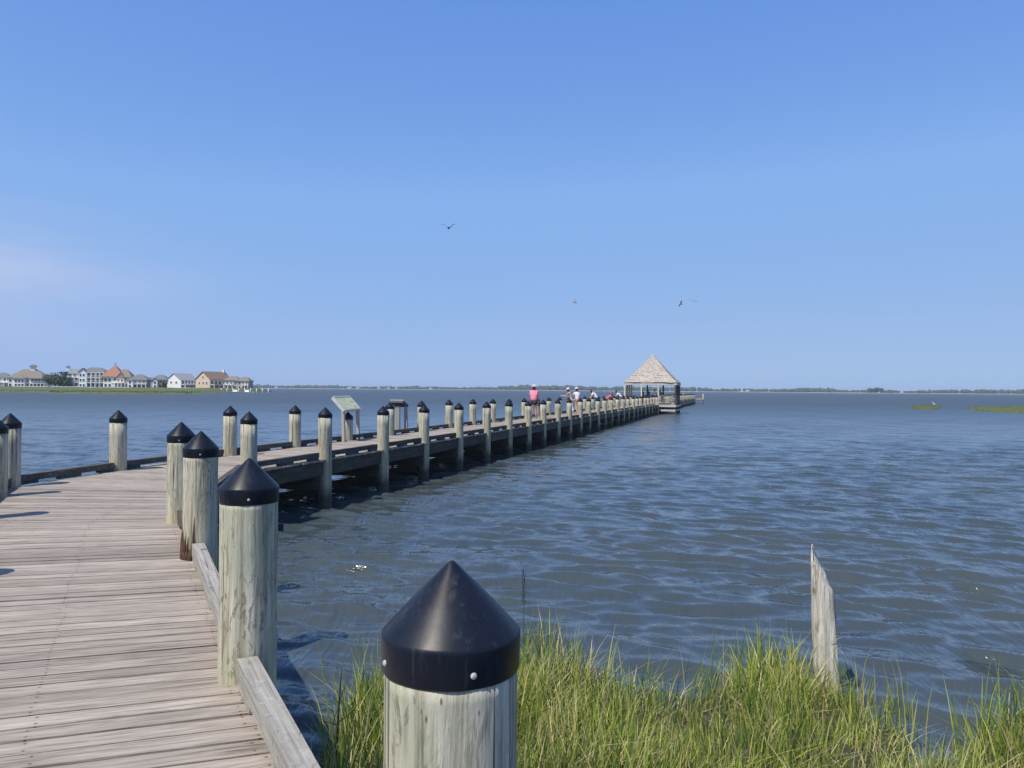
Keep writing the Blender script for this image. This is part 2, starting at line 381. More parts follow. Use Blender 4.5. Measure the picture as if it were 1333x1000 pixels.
piling(*L0, 2.20, 'capped piling cut by the left picture edge, at the deck corner', GN)
piling(*L00, 2.215, 'slim capped piling just right of the one at the left picture edge', GN)
piling(*LC, 2.20, 'lone capped piling against open water between two curb timbers', GN)
for p, l in ((L1, 'first'), (L2, 'second'), (L3, 'third')):
    piling(*p, 2.22, 'capped piling outside the left picture edge, %s from the deck corner' % l, GN)
# long pier frame
ANG = math.atan(.2988); U = Vector((math.sin(ANG), math.cos(ANG), 0)); NR = Vector((math.cos(ANG), -math.sin(ANG), 0))
R0 = Vector((-5.073, 14.48, 0)); W = 2.49
def pr(s, e=0., z=0.):           # point on the pier: s along, e to the right of the right edge line
    v = R0+U*s+NR*e; v.z = z; return v
S_END = 147.; GZ0 = 75.5; GZD = 5.7; SP = 2.845
k = 0
for i in range(60):
    s = SP*i+.2
    if s > S_END: break
    if GZ0-.8 < s < GZ0+GZD+.5: continue
    k += 1; p = pr(s+random.uniform(-.05, .05), random.uniform(-.02, .04)); ap = (2.205-.0012*s)+random.uniform(-.025, .025)
    piling(p.x, p.y, ap, ('pale capped piling on the right side of the long pier, %s from the bend' % ordinal(k)), GR)
k = 0
for i in range(1, 64):
    s = SP*i+.05
    if s > S_END: break
    if GZ0-.8 < s < GZ0+GZD+.5: continue
    k += 1; p = pr(s+random.uniform(-.05, .05), -W+random.uniform(-.03, .03)); ap = (2.215-.0012*s)+random.uniform(-.025, .025)
    if i == 3: ap = 1.93
    piling(p.x, p.y, ap, ('pale capped piling on the left side of the long pier, %s from the bend' % ordinal(k)), GL)
# ------------------------------------------------------------------ decks
def plen(pl): return [0]+list(np.cumsum([(Vector(pl[i+1])-Vector(pl[i])).length for i in range(len(pl)-1)]))
def deck_boards(mb, rt, lf, counts):
    """rt/lf: matching polylines on the right and left edge, boards fan between them"""
    for seg in range(len(rt)-1):
        ra, rb, la, lb = Vector((*rt[seg], 0)), Vector((*rt[seg+1], 0)), Vector((*lf[seg], 0)), Vector((*lf[seg+1], 0))
        n = counts[seg] or max(1, round(((rb-ra).length+(lb-la).length)/2/.146))
        for i in range(n):
            g = .005+.007*random.random()**1.5
            lw = (rb-ra).length/n; f0 = (i)/n; f1 = (i+1)/n; e = g/max(.1, ((rb-ra).length+(lb-la).length)/2/n)/n
            a0 = ra.lerp(rb, f0+e); a1 = ra.lerp(rb, f1-e); b0 = la.lerp(lb, f0+e); b1 = la.lerp(lb, f1-e)
            ex = (a0-b0).normalized()*random.uniform(-.02, .03)
            a0 += ex; a1 += ex
            z = DECK+random.uniform(-.003, .003); t = .038; tl = random.uniform(-.0025, .0025)
            b0_, b1_, a0_, a1_ = b0, b1, a0, a1
            P = [Vector((q.x, q.y, z-t)) for q in (a0, b0, b1, a1)]+[Vector((q.x, q.y, z+dz)) for q, dz in ((a0, -tl), (b0, -tl), (b1, tl), (a1, tl))]
            mb.hexa([P[0], P[1], P[2], P[3], P[4], P[5], P[6], P[7]], random.random(), 0., 10*random.randint(0, 40))
off = .055
def outw(p, d): return (p[0]+d[0], p[1]+d[1])
rt = [(.66+off, .3), (-1.21+off, 3.82), (-3.14+off, 7.6), (-3.9+off, 9.1), (-4.42+off, 11.5), tuple(pr(0, .1).xy)]
lf = [(-1.75, -.25), (-3.35, 3.08), (-5.42, 7.07), (-6.30, 8.75), (-7.75, 11.75), tuple(pr(.3, -W-.08).xy)]
bw = thing('boardwalk', (-3, 6, DECK), 'weathered plank boardwalk turning at the bend in the foreground', 'boardwalk')
def local(o, t): o.location = -Vector(t.location); return o
mb = MB(); deck_boards(mb, rt, lf, [None]*5); local(mb.build('deck', M['deck'], bw), bw)
# wedge of deck that fills the left corner between the two walks
pier = thing('pier', (R0.x, R0.y, DECK), 'long straight wooden pier running out over the bay to the pavilion', 'pier')
mb = MB(); deck_boards(mb, [tuple(pr(s, .1).xy) for s in (0, 50, 100, S_END)], [tuple(pr(s, -W-.08).xy) for s in (.3, 50, 100, S_END)], [None, 342, 322])
local(mb.build('deck', M['deck'], pier), pier)
# curbs: a timber on spacer blocks between neighbouring pilings
def curb(par, a, b, ends=.17, stuff=None, zt=.16, w_=.105, mk='curb'):
    a = Vector((*a[:2], 0)); b = Vector((*b[:2], 0)); d = (b-a).normalized(); L = (b-a).length
    sft = Vector((-d.y, d.x, 0))*(.03 if mk == 'curb' else 0); a2 = a+d*ends+sft; b2 = b-d*ends+sft; z = DECK+zt-.0525
    c = MB(); c.bar((a2.x, a2.y, z), (b2.x, b2.y, z), w_, .105); o = local(c.build('curb_rail', M[mk], par), par)
    for f, l in ((.06, .36), (.5, .5), (.94, .36)):
        q = a2.lerp(b2, f); c = stuff if stuff is not None else MB()
        q1 = q-d*l/2; q2 = q+d*l/2
        if f < .5: q1 = a2+d*.01; q2 = q1+d*l
        if f > .5: q2 = b2-d*.01; q1 = q2-d*l
        c.bar((q1.x, q1.y, DECK+.004+.0255), (q2.x, q2.y, DECK+.004+.0255), w_-.012, .051)
        if stuff is None: c.build('spacer_block', M[mk], o)
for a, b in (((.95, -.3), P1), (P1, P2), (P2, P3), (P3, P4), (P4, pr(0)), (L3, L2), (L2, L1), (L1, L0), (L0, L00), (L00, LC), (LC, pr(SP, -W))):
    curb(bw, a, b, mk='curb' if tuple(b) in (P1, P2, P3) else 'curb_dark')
# long pier curbs: one timber per bay near the camera, then two bays each
stuff = MB(); nblk = 0
for side, st, dz in ((0., SP, 0.), (-W, SP, SP)):
    s = dz; i = 0
    while s < S_END-st:
        step = st if s < 45 else st*3
        if not (GZ0-1 < s+step and s < GZ0+GZD):
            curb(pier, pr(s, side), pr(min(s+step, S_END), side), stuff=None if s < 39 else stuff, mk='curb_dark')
        s += step
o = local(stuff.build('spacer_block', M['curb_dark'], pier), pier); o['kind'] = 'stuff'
# joists, headers and cross beams below the decks
def understructure(par, pts, spacing, W_):
    pts = [Vector((*p[:2], 0)) for p in pts]
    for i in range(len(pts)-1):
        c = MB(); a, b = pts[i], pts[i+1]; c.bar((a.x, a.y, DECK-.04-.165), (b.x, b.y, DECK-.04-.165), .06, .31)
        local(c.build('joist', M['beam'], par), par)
for e in (-.0, -W/4, -W/2, -.75*W, -W):
    understructure(pier, [pr(s, e+.02) for s in (.3, 15, 31, 47, 62, GZ0-.6)], 3, W)
    understructure(pier, [pr(s, e+.02) for s in (GZ0+GZD+.6, 100, 125, S_END)], 3, W)
for i in range(54):
    s = SP*i
    if s > S_END: break
    for d_ in (-.2, .2):
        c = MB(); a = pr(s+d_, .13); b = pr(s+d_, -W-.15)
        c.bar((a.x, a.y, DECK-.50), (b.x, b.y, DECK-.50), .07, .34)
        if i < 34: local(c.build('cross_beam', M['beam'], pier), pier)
for i in range(14):                                   # added diagonals across each bent, darkening the bright gap under the deck
    s = SP*i
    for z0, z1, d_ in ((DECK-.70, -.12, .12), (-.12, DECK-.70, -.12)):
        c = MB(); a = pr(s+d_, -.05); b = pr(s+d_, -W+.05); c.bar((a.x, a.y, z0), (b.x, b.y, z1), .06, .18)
        local(c.build('added_brace', M['beam'], pier), pier)
understructure(bw, [(.66, .3), P1, P2, P3, P4, pr(0)], 3, W)
understructure(bw, [(-1.7, -.2), (-3.35, 3.08), (-5.4, 7.07), L0, L00, LC, pr(.3, -W)], 3, W)
for (a, b) in ((P1, (-2.35, .8)), (P2, (-3.4, 3.1)), (P3, (-5.2, 6.6)), (P4, (-6.3, 8.7)), ((-4.7, 12.4), (-7.8, 12.3))):
    c = MB(); c.bar((a[0], a[1], DECK-.46), (b[0], b[1], DECK-.46), .08, .26); local(c.build('cross_beam', M['beam'], bw), bw)
# platform at the very end of the pier
pe = thing('end_platform', pr(S_END+2, -.6, DECK), 'small landing platform at the far tip of the long pier', 'platform')
c = MB(); q = pr(S_END+1.6, -.4, DECK-.12); c.box(q-pe.location, (4.4, 3., .2), -ANG); c.build('deck', M['deck'], pe)
for e, s in ((1.6, .4), (-2.4, .4), (-2.4, 2.6)):
    p = pr(S_END+s, e); c = MB(); c.lathe([(.14, 0), (.13, 3.2)], 10); c.build('post', M['pile'], pe, Vector((p.x, p.y, -1.2))-pe.location)
# ------------------------------------------------------------------ marsh bank and grass
M['mud'] = plain('wet_marsh_mud', (.055, .05, .032), .8, .4, 8, .03)
def grass_mat(name, stops):
    n = NT(name); a = n.node('Attribute', attribute_name='tint'); c = n.ramp(a.outputs['Fac'], stops)
    n.done(c, .55, .3)
    t = n.node('BsdfTranslucent'); n.L(n.mix(.5, c, (.30, .42, .05)), t.inputs[0])
    mx = n.node('MixShader'); mx.inputs[0].default_value = .32; n.L(n.b.outputs[0], mx.inputs[1]); n.L(t.outputs[0], mx.inputs[2]); n.L(mx.outputs[0], n.out.inputs[0])
    return n.m
M['fargrass'] = grass_mat('distant_marsh_grass', [(0, (.08, .12, .025)), (.4, (.15, .19, .042)), (.8, (.25, .25, .08)), (1, (.32, .29, .14))])
M['grass'] = grass_mat('marsh_grass_blades', [(0, (.04, .09, .016)), (.32, (.205, .295, .052)), (.60, (.45, .49, .10)), (.78, (.50, .44, .17)), (1, (.66, .58, .36))])
def pip(px, py, poly):
    inside = np.zeros(len(px), bool); j = len(poly)-1
    for i in range(len(poly)):
        xi, yi = poly[i]; xj, yj = poly[j]
        c = ((yi > py) != (yj > py)) & (px < (xj-xi)*(py-yi)/(yj-yi+1e-12)+xi)
        inside ^= c; j = i
    return inside
def scatter(poly, n, g):
    P = np.array(poly); lo, hi = P.min(0), P.max(0); out = []
    tot = 0
    while tot < n:
        q = lo+(hi-lo)*g.random((n*2, 2)); q = q[pip(q[:, 0], q[:, 1], poly)]; out.append(q); tot += len(q)
    return np.concatenate(out)[:n]
def edge_dist(q, poly):
    P = np.array(poly); d = np.full(len(q), 1e9)
    for a, b in zip(P, np.roll(P, -1, 0)):
        ab = b-a; t = np.clip(((q-a)@ab)/(ab@ab+1e-12), 0, 1)[:, None]; d = np.minimum(d, np.linalg.norm(q-a-ab*t, axis=1))
    return d
def blades(base, h, wd, lean, tint, g, curl=.35, az=None):
    n = len(base); a = g.random(n)*6.28 if az is None else az
    d = np.stack([np.cos(a), np.sin(a), np.zeros(n)], 1); fa = g.random(n)*6.28
    s = np.stack([np.cos(fa), np.sin(fa), np.zeros(n)], 1)
    rows = []
    for t, k in ((0, 1.), (.36, .92), (.70, .66), (1, 0.)):
        off = d*(h*(lean*t+curl*t**3))[:, None]; z = h*t*(1-.32*np.clip(lean+curl*t, 0, 1.1)**2)
        p = base+off; p[:, 2] = base[:, 2]+z
        if k: rows += [p-s*(wd*k/2)[:, None], p+s*(wd*k/2)[:, None]]
        else: rows += [p]
    V = np.stack(rows, 1).reshape(-1, 3); b = (np.arange(n)*7)[:, None]
    q = np.concatenate([b+np.array([[0, 1, 3, 2]]), b+np.array([[2, 3, 5, 4]])]); t = b+np.array([[4, 5, 6]])
    jit = np.repeat(tint, 7)
    return V, q, t, jit
def join(parts):
    V, Q, T, A = [], [], [], []; o = 0
    for v, q, t, a in parts: V.append(v); Q.append(q+o); T.append(t+o); A.append(a); o += len(v)
    return np.concatenate(V), np.concatenate(Q), np.concatenate(T), np.concatenate(A)
g = np.random.default_rng(3)
def gp(px, py): p = at(px, py, .10); return (p.x, p.y)
back = [(408, 1100), (422, 1000), (434, 965), (448, 930), (462, 905), (480, 893), (530, 884), (600, 880), (690, 868), (745, 872), (790, 893), (835, 912), (880, 915), (925, 898), (965, 876), (1010, 874), (1045, 886), (1085, 905), (1120, 922), (1160, 945), (1166, 955), (1178, 985), (1176, 1003), (1270, 1012), (1270, 985), (1275, 965), (1300, 945), (1333, 940), (1400, 925), (1520, 915)]
POLY = [gp(*p) for p in back]+[(9., 3.0), (.2, 2.6)]
# sheet of mud with an uneven rim
gx, gy = np.meshgrid(np.linspace(-2.2, 10, 170), np.linspace(1.8, 8.2, 110)); q = np.stack([gx.ravel(), gy.ravel()], 1)
ins = pip(q[:, 0], q[:, 1], POLY); ed = edge_dist(q, POLY); sd = np.where(ins, ed, -ed)
z = np.clip(sd*.55+.03, -.5, .10)+.02*np.sin(q[:, 0]*7)*np.sin(q[:, 1]*9)+.012*g.random(len(q))
i = np.arange(109)[:, None]*170+np.arange(169)[None, :]
me = np_mesh('marsh_bank', np.stack([q[:, 0], q[:, 1], z], 1), np.stack([i, i+1, i+171, i+170], -1).reshape(-1, 4)); me.materials.append(M['mud'])
tag(link('marsh_bank', me), 'low muddy bank under the marsh grass at the water edge', 'bank', None, 'structure')
def clumpy(q, s): return np.sin(q[:, 0]*2.3*s+1.7*np.sin(q[:, 1]*1.9*s))*np.sin(q[:, 1]*2.7*s+.6+1.3*np.sin(q[:, 0]*1.4*s))
parts = []
def add(n, hm, hs, w0, w1, lean, curl, dry, poly=POLY, thin=.0):
    q = scatter(poly, n, g); cl = clumpy(q, 1.); ed = edge_dist(q, poly)
    keep = g.random(len(q)) < np.clip(.92+.35*cl, .58, 1)*np.clip(.35+ed*2.2, 0, 1); q = q[keep]; cl = cl[keep]; n = len(q)
    q = q+.03*g.normal(size=q.shape)
    h = np.clip(hm*(1+hs*g.normal(size=n))*(1+.34*cl), .06, .95); wd = w0+(w1-w0)*g.random(n)
    sx, sy = gp(1077, 908); front = np.exp(-((q[:, 0]-sx*q[:, 1]/sy)/.16)**2)*np.exp(-((q[:, 1]-sy+.45)/.42)**2); h = h*(1-.6*front)
    ln = np.abs(lean*g.normal(size=n)); tint = np.clip(.40+.27*g.normal(size=n)+.13*clumpy(q, .55), 0, .74)
    d = g.random(n) < dry*(1+.6*clumpy(q+3, .8)); tint = np.where(d, .74+.26*g.random(n), tint)
    azm = 2.6*clumpy(q, .8)+2.2*clumpy(q+5, 1.7)+1.1*g.normal(size=n)
    parts.append(blades(np.stack([q[:, 0], q[:, 1], np.full(n, .01)], 1), h, wd, ln, tint, g, curl*(.3+g.random(n)), azm))
add(29000, .325, .32, .006, .015, .20, .16, .18)          # upright green blades
add(26000, .26, .38, .004, .013, .62, .42, .42)               # bent and matted under-layer
add(3200, .45, .16, .005, .010, .12, .12, .10)            # tall
add(7000, .33, .35, .003, .008, .7, .6, .95)              # straw
# tall stems along the far fringe, seed stalks
fr = np.array([gp(x, y) for x, y in ((690, 862), (684, 868), (678, 880), (812, 905), (845, 914), (870, 918), (893, 908), (942, 885), (1140, 938), (1180, 955), (1205, 968), (1172, 955), (1168, 950), (1280, 965), (1290, 958), (1310, 945), (1322, 942), (706, 870), (752, 880), (765, 885), (465, 905), (470, 900), (438, 960), (456, 930))])
n = len(fr); parts.append(blades(np.stack([fr[:, 0], fr[:, 1], np.zeros(n)], 1), .55+.22*g.random(n), np.full(n, .009), .1*g.random(n), .3+.6*g.random(n), g, np.full(n, .1)))
n = 260; k = g.integers(0, 20, n)
c0 = np.array([gp(*b) for b in ((470, 895), (520, 888), (690, 864), (700, 868), (720, 870), (845, 913), (905, 902), (955, 880), (970, 876), (985, 876), (1000, 876), (1030, 884), (1090, 908), (1165, 948), (1185, 960), (1262, 975), (1275, 965), (1315, 943), (1345, 935), (1370, 930))])[k]
q = c0+.07*g.normal(size=(n, 2)); parts.append(blades(np.stack([q[:, 0], q[:, 1], np.zeros(n)], 1), .42+.2*g.random(n), .006+.006*g.random(n), .16*np.abs(g.normal(size=n)), np.clip(.38+.2*g.normal(size=n), 0, .75), g, .2*g.random(n)))
# blades standing in the water of the gap
q = scatter([gp(1196, 985), gp(1262, 985), gp(1262, 1080), gp(1196, 1080)], 160, g)
parts.append(blades(np.stack([q[:, 0], q[:, 1], np.zeros(160)], 1), .16+.18*g.random(160), .005+.005*g.random(160), .5*np.abs(g.normal(size=160)), np.clip(.45+.2*g.normal(size=160), 0, 1), g, .5*g.random(160)))
V, Q, T, A = join(parts); me = np_mesh('marsh_grass', V, Q, T, True, {'tint': A}); me.materials.append(M['grass'])
tag(link('marsh_grass', me), 'lush green and straw marsh grass along the near shore', 'marsh grass', None, 'stuff')
# reed with a seed head, dead twig left of the nearest piling
M['twig'] = plain('dark_dead_stem', (.035, .03, .022), .9, .4, 20); M['straw'] = plain('dry_straw', (.40, .35, .22), .8, .3, 30)
b = gp(681, 868); t = thing('reed', (b[0], b[1], 0), 'single tall reed with a thin dark seed head rising above the grass', 'reed')
mb = MB(); mb.tube([(0, 0, 0), (.004, 0, .35), (.0, .01, .80)], [.006, .004, .003]); mb.build('stem', M['grass'], t)
mb = MB()
for i in range(16):
    z = .66+.30*i/16; a = i*2.4; mb.tube([(0, .008, z), (.018*math.cos(a), .018*math.sin(a), z+.035), (.012*math.cos(a), .012*math.sin(a), z+.075)], [.002, .0034, .001], 5)
mb.build('seed_head', M['twig'], t)
b = at(437, 1010, 0); t = thing('dead_twig', (b.x, b.y, 0), 'dark bare twig standing in the water left of the nearest piling', 'twig')
mb = MB(); mb.tube([(0, 0, -.2), (.004, .01, .3), (.022, .02, .62), (.03, .03, .74)], [.012, .009, .005, .002]); mb.build('stem', M['twig'], t)
for p, q_, r_ in (((.006, .01, .34), (-.14, 0, .40), .005), ((.008, .01, .36), (.11, .02, .44), .006), ((.11, .02, .44), (.16, .02, .52), .003), ((-.14, 0, .40), (-.19, 0, .47), .003), ((.015, .02, .5), (.07, .03, .66), .003), ((.11, .02, .44), (.19, .04, .43), .003)):
    mb = MB(); mb.tube([p, ((p[0]+q_[0])/2, (p[1]+q_[1])/2+.01, (p[2]+q_[2])/2-.01), q_], [r_, r_*.8, r_*.4], 5); mb.build('branch', M['twig'], t)
# ------------------------------------------------------------------ broken stake
def mat_stake():
    n = NT('bleached_split_wood'); g_ = n.noise(n.coord(scale=(34, 34, 1.8)), 1, 9, .7, None, .8)
    c = n.ramp(g_, [(.28, (.16, .13, .10)), (.40, (.48, .44, .37)), (.56, (.72, .69, .61)), (.78, (.80, .78, .72))])
    st = n.noise(n.coord(scale=(9, 9, 3)), 1, 4, .6); c = n.mix(n.ramp(st, [(.58, 0), (.68, .75)]), c, (.16, .12, .085))
    n.bump(g_, 1., .03); return n.done(c, .9, .2)
M['stake'] = mat_stake()
b = at(1077, 908, .03); st = thing('broken_stake', (b.x, b.y, 0), 'bleached jagged broken stake leaning in the marsh grass', 'stake', None, R(-24))
PXM = b.y/1000
out_l = [(-13.5, -30), (-13, 0), (-15, 50), (-16, 95), (-18.5, 150), (-20.5, 186), (-20, 192)]
out_r = [(12.5, -30), (12, 8), (8.5, 74), (5.5, 112), (4.0, 136), (2.6, 144), (-1.5, 151), (-5, 163), (-12, 177), (-17, 190), (-18.6, 199)]
mb = MB(); N = 46; ring = 18; hh = [-.25+(199*PXM+.25)*i/(N-1) for i in range(N)]
def ip(tab, z): return np.interp(z/PXM, [p[1] for p in tab], [p[0] for p in tab])*PXM
vs = []
for j, z in enumerate(hh):
    l, r = ip(out_l, min(z, 192*PXM)), ip(out_r, z); r = max(r, l+.004); c_, hw = (l+r)/2, (r-l)/2*1.22; dp = min(.07, .02+hw*.8)
    for k in range(ring):
        a = 2*PI*k/ring; gq = 1+.10*math.sin(a*5+z*2.2+1.5*math.sin(z*4))+.06*math.sin(a*9-z*6)-.30*max(0, math.cos(a-(-1.25)-.25*math.sin(z*3)))**14
        vs.append((c_+hw*math.cos(a)*gq, dp*math.sin(a)*gq, z+.02*math.sin(a*7+z*30)*(j > N-9)))
mb.v = vs
for j in range(N-1):
    for k in range(ring):
        k2 = (k+1) % ring; mb.face([j*ring+k, j*ring+k2, (j+1)*ring+k2, (j+1)*ring+k], [(0, 0)]*4, .5, True)
mb.face(list(range((N-1)*ring, N*ring)), [(0, 0)]*ring)
mb.build('wood', M['stake'], st)
mb = MB(); mb.tube([(-.115, -.03, 1.05), (-.118, -.035, 1.14), (-.112, -.03, 1.205)], [.012, .008, .001], 5); mb.build('splinter', M['stake'], st)
for a_, h_ in (((-.06, .93), .10), ((.0, .90), .06), ((-.09, 1.02), .09)):
    mb = MB(); mb.tube([(a_[0], -.01, a_[1]), (a_[0]-.004, -.012, a_[1]+h_*.6), (a_[0]+.003, -.01, a_[1]+h_)], [.013, .008, .001], 5); mb.build('splinter', M['stake'], st)
for p, q_ in (((.04, -.03, .50), (.18, -.05, .36)), ((.03, -.05, .52), (.14, .02, .56)), ((-.09, -.03, .62), (-.16, -.02, .55))):
    mb = MB(); mb.tube([p, ((p[0]+q_[0])/2, p[1], (p[2]+q_[2])/2+.02), q_], [.003, .0025, .001], 5); mb.build('straw', M['straw'], st)
# ------------------------------------------------------------------ information signs
def mat_map(nm, base, c1, c2):
    n = NT(nm); v = n.coord('UV', (9, 9, 1)); f = n.noise(v, 1, 4, .6, None, .5)
    c = n.ramp(f, [(.40, c1), (.48, base), (.58, base), (.66, c2)])
    f2 = n.noise(n.coord('UV', (60, 22, 1)), 1, 2, .5); c = n.mix(n.ramp(f2, [(.55, 0), (.62, .5)]), c, (.25, .30, .24))
    return n.done(c, .75, .2)
M['map'] = mat_map('printed_map_panel', (.66, .68, .42), (.36, .46, .22), (.78, .77, .62))
M['frame'] = plain('pale_sign_frame', (.45, .46, .42), .5, .15, 6); M['darkpanel'] = plain('dark_panel_back', (.035, .045, .06), .6, .3, 5)
def sign(a, b, tilt_dir, hgt, slope, depth, label, face, back, mid_leg=False):
    """two legs at a and b, a tilted panel whose low edge sits over them"""
    a = Vector((*a, DECK)); b = Vector((*b, DECK)); mid = (a+b)/2; t = thing('information_sign', mid, label, 'sign')
    e = (b-a).normalized(); dn = Vector((*tilt_dir, 0)).normalized()
    for p in (a, b)+((mid+dn*.28,) if mid_leg else ()):
        c = MB(); q = p-mid; c.bar(q, q+Vector((0, 0, hgt-.01))+dn*.03, .12 if mid_leg else .085, .085, up=(dn.x, dn.y, 0)); c.build('leg', M['leg'], t)
    up = dn*math.cos(slope)+Vector((0, 0, 1))*math.sin(slope); nrm = e.cross(up).normalized()
    if nrm.z < 0: nrm = -nrm
    half = (b-a).length/2+.07; lo = Vector((0, 0, hgt))-up*.03
    def slab(mb, e0, e1, u0, u1, n0, n1):
        P = [lo+e*x+up*y+nrm*zz for zz in (n0, n1) for x, y in ((e0, u0), (e1, u0), (e1, u1), (e0, u1))]; mb.hexa(P, .5)
    c = MB(); slab(c, -half, half, 0, depth, -.05, .035); c.build('backboard', back, t)
    c = MB(); slab(c, -half+.05, half-.05, .045, depth-.045, .037, .047); c.build('map_panel', face, t)
    c = MB()
    for q in ((-half-.01, half+.01, -.012, .04), (-half-.01, half+.01, depth-.04, depth+.012)): slab(c, *q, .036, .056)
    for q in ((-half-.01, -half+.045, .041, depth-.041), (half-.045, half+.01, .041, depth-.041)): slab(c, *q, .036, .056)
    c.build('frame', M['frame'], t)
    return t
l1 = at(447.5, 575.5, DECK); l2 = at(466.3, 571.5, DECK)
sign(l1.xy, l2.xy, (-NR.x, -NR.y), .94, R(45), .56, 'slanted map board facing the walkway on two grey legs, lit pale green', M['map'], M['frame'])
l1 = at(517, 561.5, DECK); l2 = l1+NR*.36
sign(l2.xy, l1.xy, (-U.x, -U.y), .96, R(20), .50, 'slanted information board seen from behind with a dark underside', M['map'], M['darkpanel'], True)
# ------------------------------------------------------------------ pavilion
def mat_shake():
    n = NT('weathered_cedar_shakes'); f = n.noise(n.coord('UV', (5.5, 2.6, 1)), 1, 7, .75); f3 = n.noise(n.coord('UV', (.7, .5, 1)), 1, 3, .6)
    c = n.ramp(f, [(.30, (.15, .13, .11)), (.43, (.33, .30, .26)), (.55, (.46, .425, .375)), (.72, (.62, .59, .53))])
    c = n.mix(n.ramp(f3, [(.45, 0), (.7, .5)]), c, (.50, .40, .35))
    tc_ = n.node('TexCoord'); sp_ = n.node('SeparateXYZ'); n.L(tc_.outputs['UV'], sp_.inputs[0])
    row = n.math('FRACT', n.math('MULTIPLY', sp_.outputs[1], 3.6)); c = n.mix(n.ramp(row, [(.0, .3), (.2, 0)]), c, (.16, .14, .12))
    n.bump(n.math('ADD', row, f), .8, .04); return n.done(c, .9, .2)
M['shake'] = mat_shake(); M['pale_timber'] = mat_board('pale_weathered_timber', [(.25, (.34, .33, .30)), (.5, (.50, .485, .44)), (.75, (.60, .58, .53))])
pc = pr(GZ0+GZD/2, -W/2+.30); HW = GZD/2
pav = thing('pavilion', (pc.x, pc.y, DECK), 'open timber pavilion with a tall pyramid shake roof over the pier', 'pavilion', None, -ANG)
EZ = 2.54; RZ = 5.62; OV = .12
mb = MB(); nr = 12
def ringpt(t, k, off_=0):
    f = 1-t; hw = (HW+OV)*f+.16*t; hw *= (1-.05*math.sin(PI*t)); z = EZ+(RZ-EZ)*t+off_
    return [(-hw, -hw, z), (hw, -hw, z), (hw, hw, z), (-hw, hw, z)][k]
for k in range(4):
    for j in range(nr):
        t0, t1 = j/nr, (j+1)/nr; k2 = (k+1) % 4
        jt = lambda p: (p[0]*(1+random.uniform(0, .03)), p[1]*(1+random.uniform(0, .03)), p[2]-random.uniform(0, .12))
        a, b_, c_, d_ = ringpt(t0, k, .02), ringpt(t0, k2, .02), ringpt(t1, k2, -.02), ringpt(t1, k, -.02)
        L = (Vector(a)-Vector(b_)).length; n_ = 10; b0 = len(mb.v)
        for q in range(n_+1):
            f = q/n_; A, B = Vector(a).lerp(Vector(b_), f), Vector(d_).lerp(Vector(c_), f)
            mb.v += [tuple(A) if q in (0, n_) else jt(A), tuple(B)]
        for q in range(n_): mb.face([b0+2*q, b0+2*q+2, b0+2*q+3, b0+2*q+1], [(k*9+L*q/n_, t0*4.6), (k*9+L*(q+1)/n_, t0*4.6), (k*9+L*(q+1)/n_, t1*4.6), (k*9+L*q/n_, t1*4.6)])
    a, b_ = ringpt(0, k, -.10), ringpt(0, (k+1) % 4, -.10); mb.poly([a, b_, ringpt(0, (k+1) % 4, .02), ringpt(0, k, .02)])
mb.poly([ringpt(0, k, -.10) for k in (3, 2, 1, 0)])
rf = mb.build('roof', M['shake'], pav)
mb = MB(); mb.lathe([(.22, RZ-.25), (.25, RZ-.05), (.14, RZ+.08), (.02, RZ+.20)], 8); mb.build('finial', M['shake'], rf)
for s_ in (-1, 1):
    for ax in (0, 1):
        mb = MB(); L = GZD+.30 if ax == 0 else GZD-.2
        p0 = (-L/2, s_*(HW), EZ-.22); p1 = (L/2, s_*(HW), EZ-.22)
        if ax: p0, p1 = (p0[1], p0[0], p0[2]), (p1[1], p1[0], p1[2])
        mb.bar(p0, p1, .16, .22); mb.build('eave_beam', M['pale_timber'], pav)
for ix in range(4):
    for iy in range(4):
        if 0 < ix < 3 and 0 < iy < 3: continue
        x, y = -HW+GZD*ix/3, -HW+GZD*iy/3
        mb = MB(); mb.box((x, y, (EZ-.34-2.2)/2), (.16, .16, EZ-.34+2.2)); mb.build('post', M['beam'] if (iy > 0 or ix == 3) else M['pale_timber'], pav)  # back posts take the dark timber: roof shade put into their colour
mb = MB(); nb = 44
for i in range(nb): mb.box((-HW-.15+(i+.5)*(GZD+.3)/nb, 0, -.02), ((GZD+.3)/nb-.008, GZD+.3, .04))
mb.build('floor', M['deck'], pav)
for s_ in (-1, 1):
    mb = MB(); mb.bar((-HW-.1, s_*(HW+.18), -.16), (HW+.1, s_*(HW+.18), -.16), .05, .22); mb.build('fascia', M['pale_timber'], pav)
    mb = MB(); mb.bar((s_*(HW+.18), -HW+.1, -.16), (s_*(HW+.18), HW-.1, -.16), .05, .22); mb.build('fascia', M['pale_timber'], pav)
    mb = MB(); mb.bar((-HW, s_*(HW+.02), -.66), (HW, s_*(HW+.02), -.66), .2, .22); mb.build('brace_beam', M['pale_timber'], pav)
    mb = MB(); mb.bar((s_*(HW+.02), -HW+.2, -.66), (s_*(HW+.02), HW-.2, -.66), .2, .2); mb.build('brace_beam', M['pale_timber'], pav)
def railing(a, b_):
    o_ = MB(); o_.bar((*a, .98), (*b_, .98), .12, .05); r_ = o_.build('railing', M['leg'], pav)
    c_ = MB(); c_.bar((*a, .18), (*b_, .18), .05, .08); L = math.dist(a, b_); n_ = int(L/.15)
    for i in range(1, n_):
        t = i/n_; c_.bar((a[0]+(b_[0]-a[0])*t, a[1]+(b_[1]-a[1])*t, .222), (a[0]+(b_[0]-a[0])*t, a[1]+(b_[1]-a[1])*t, .954), .04, .04, up=(1, 0, 0))
    c_.build('balusters', M['leg'], r_)
k = GZD/3
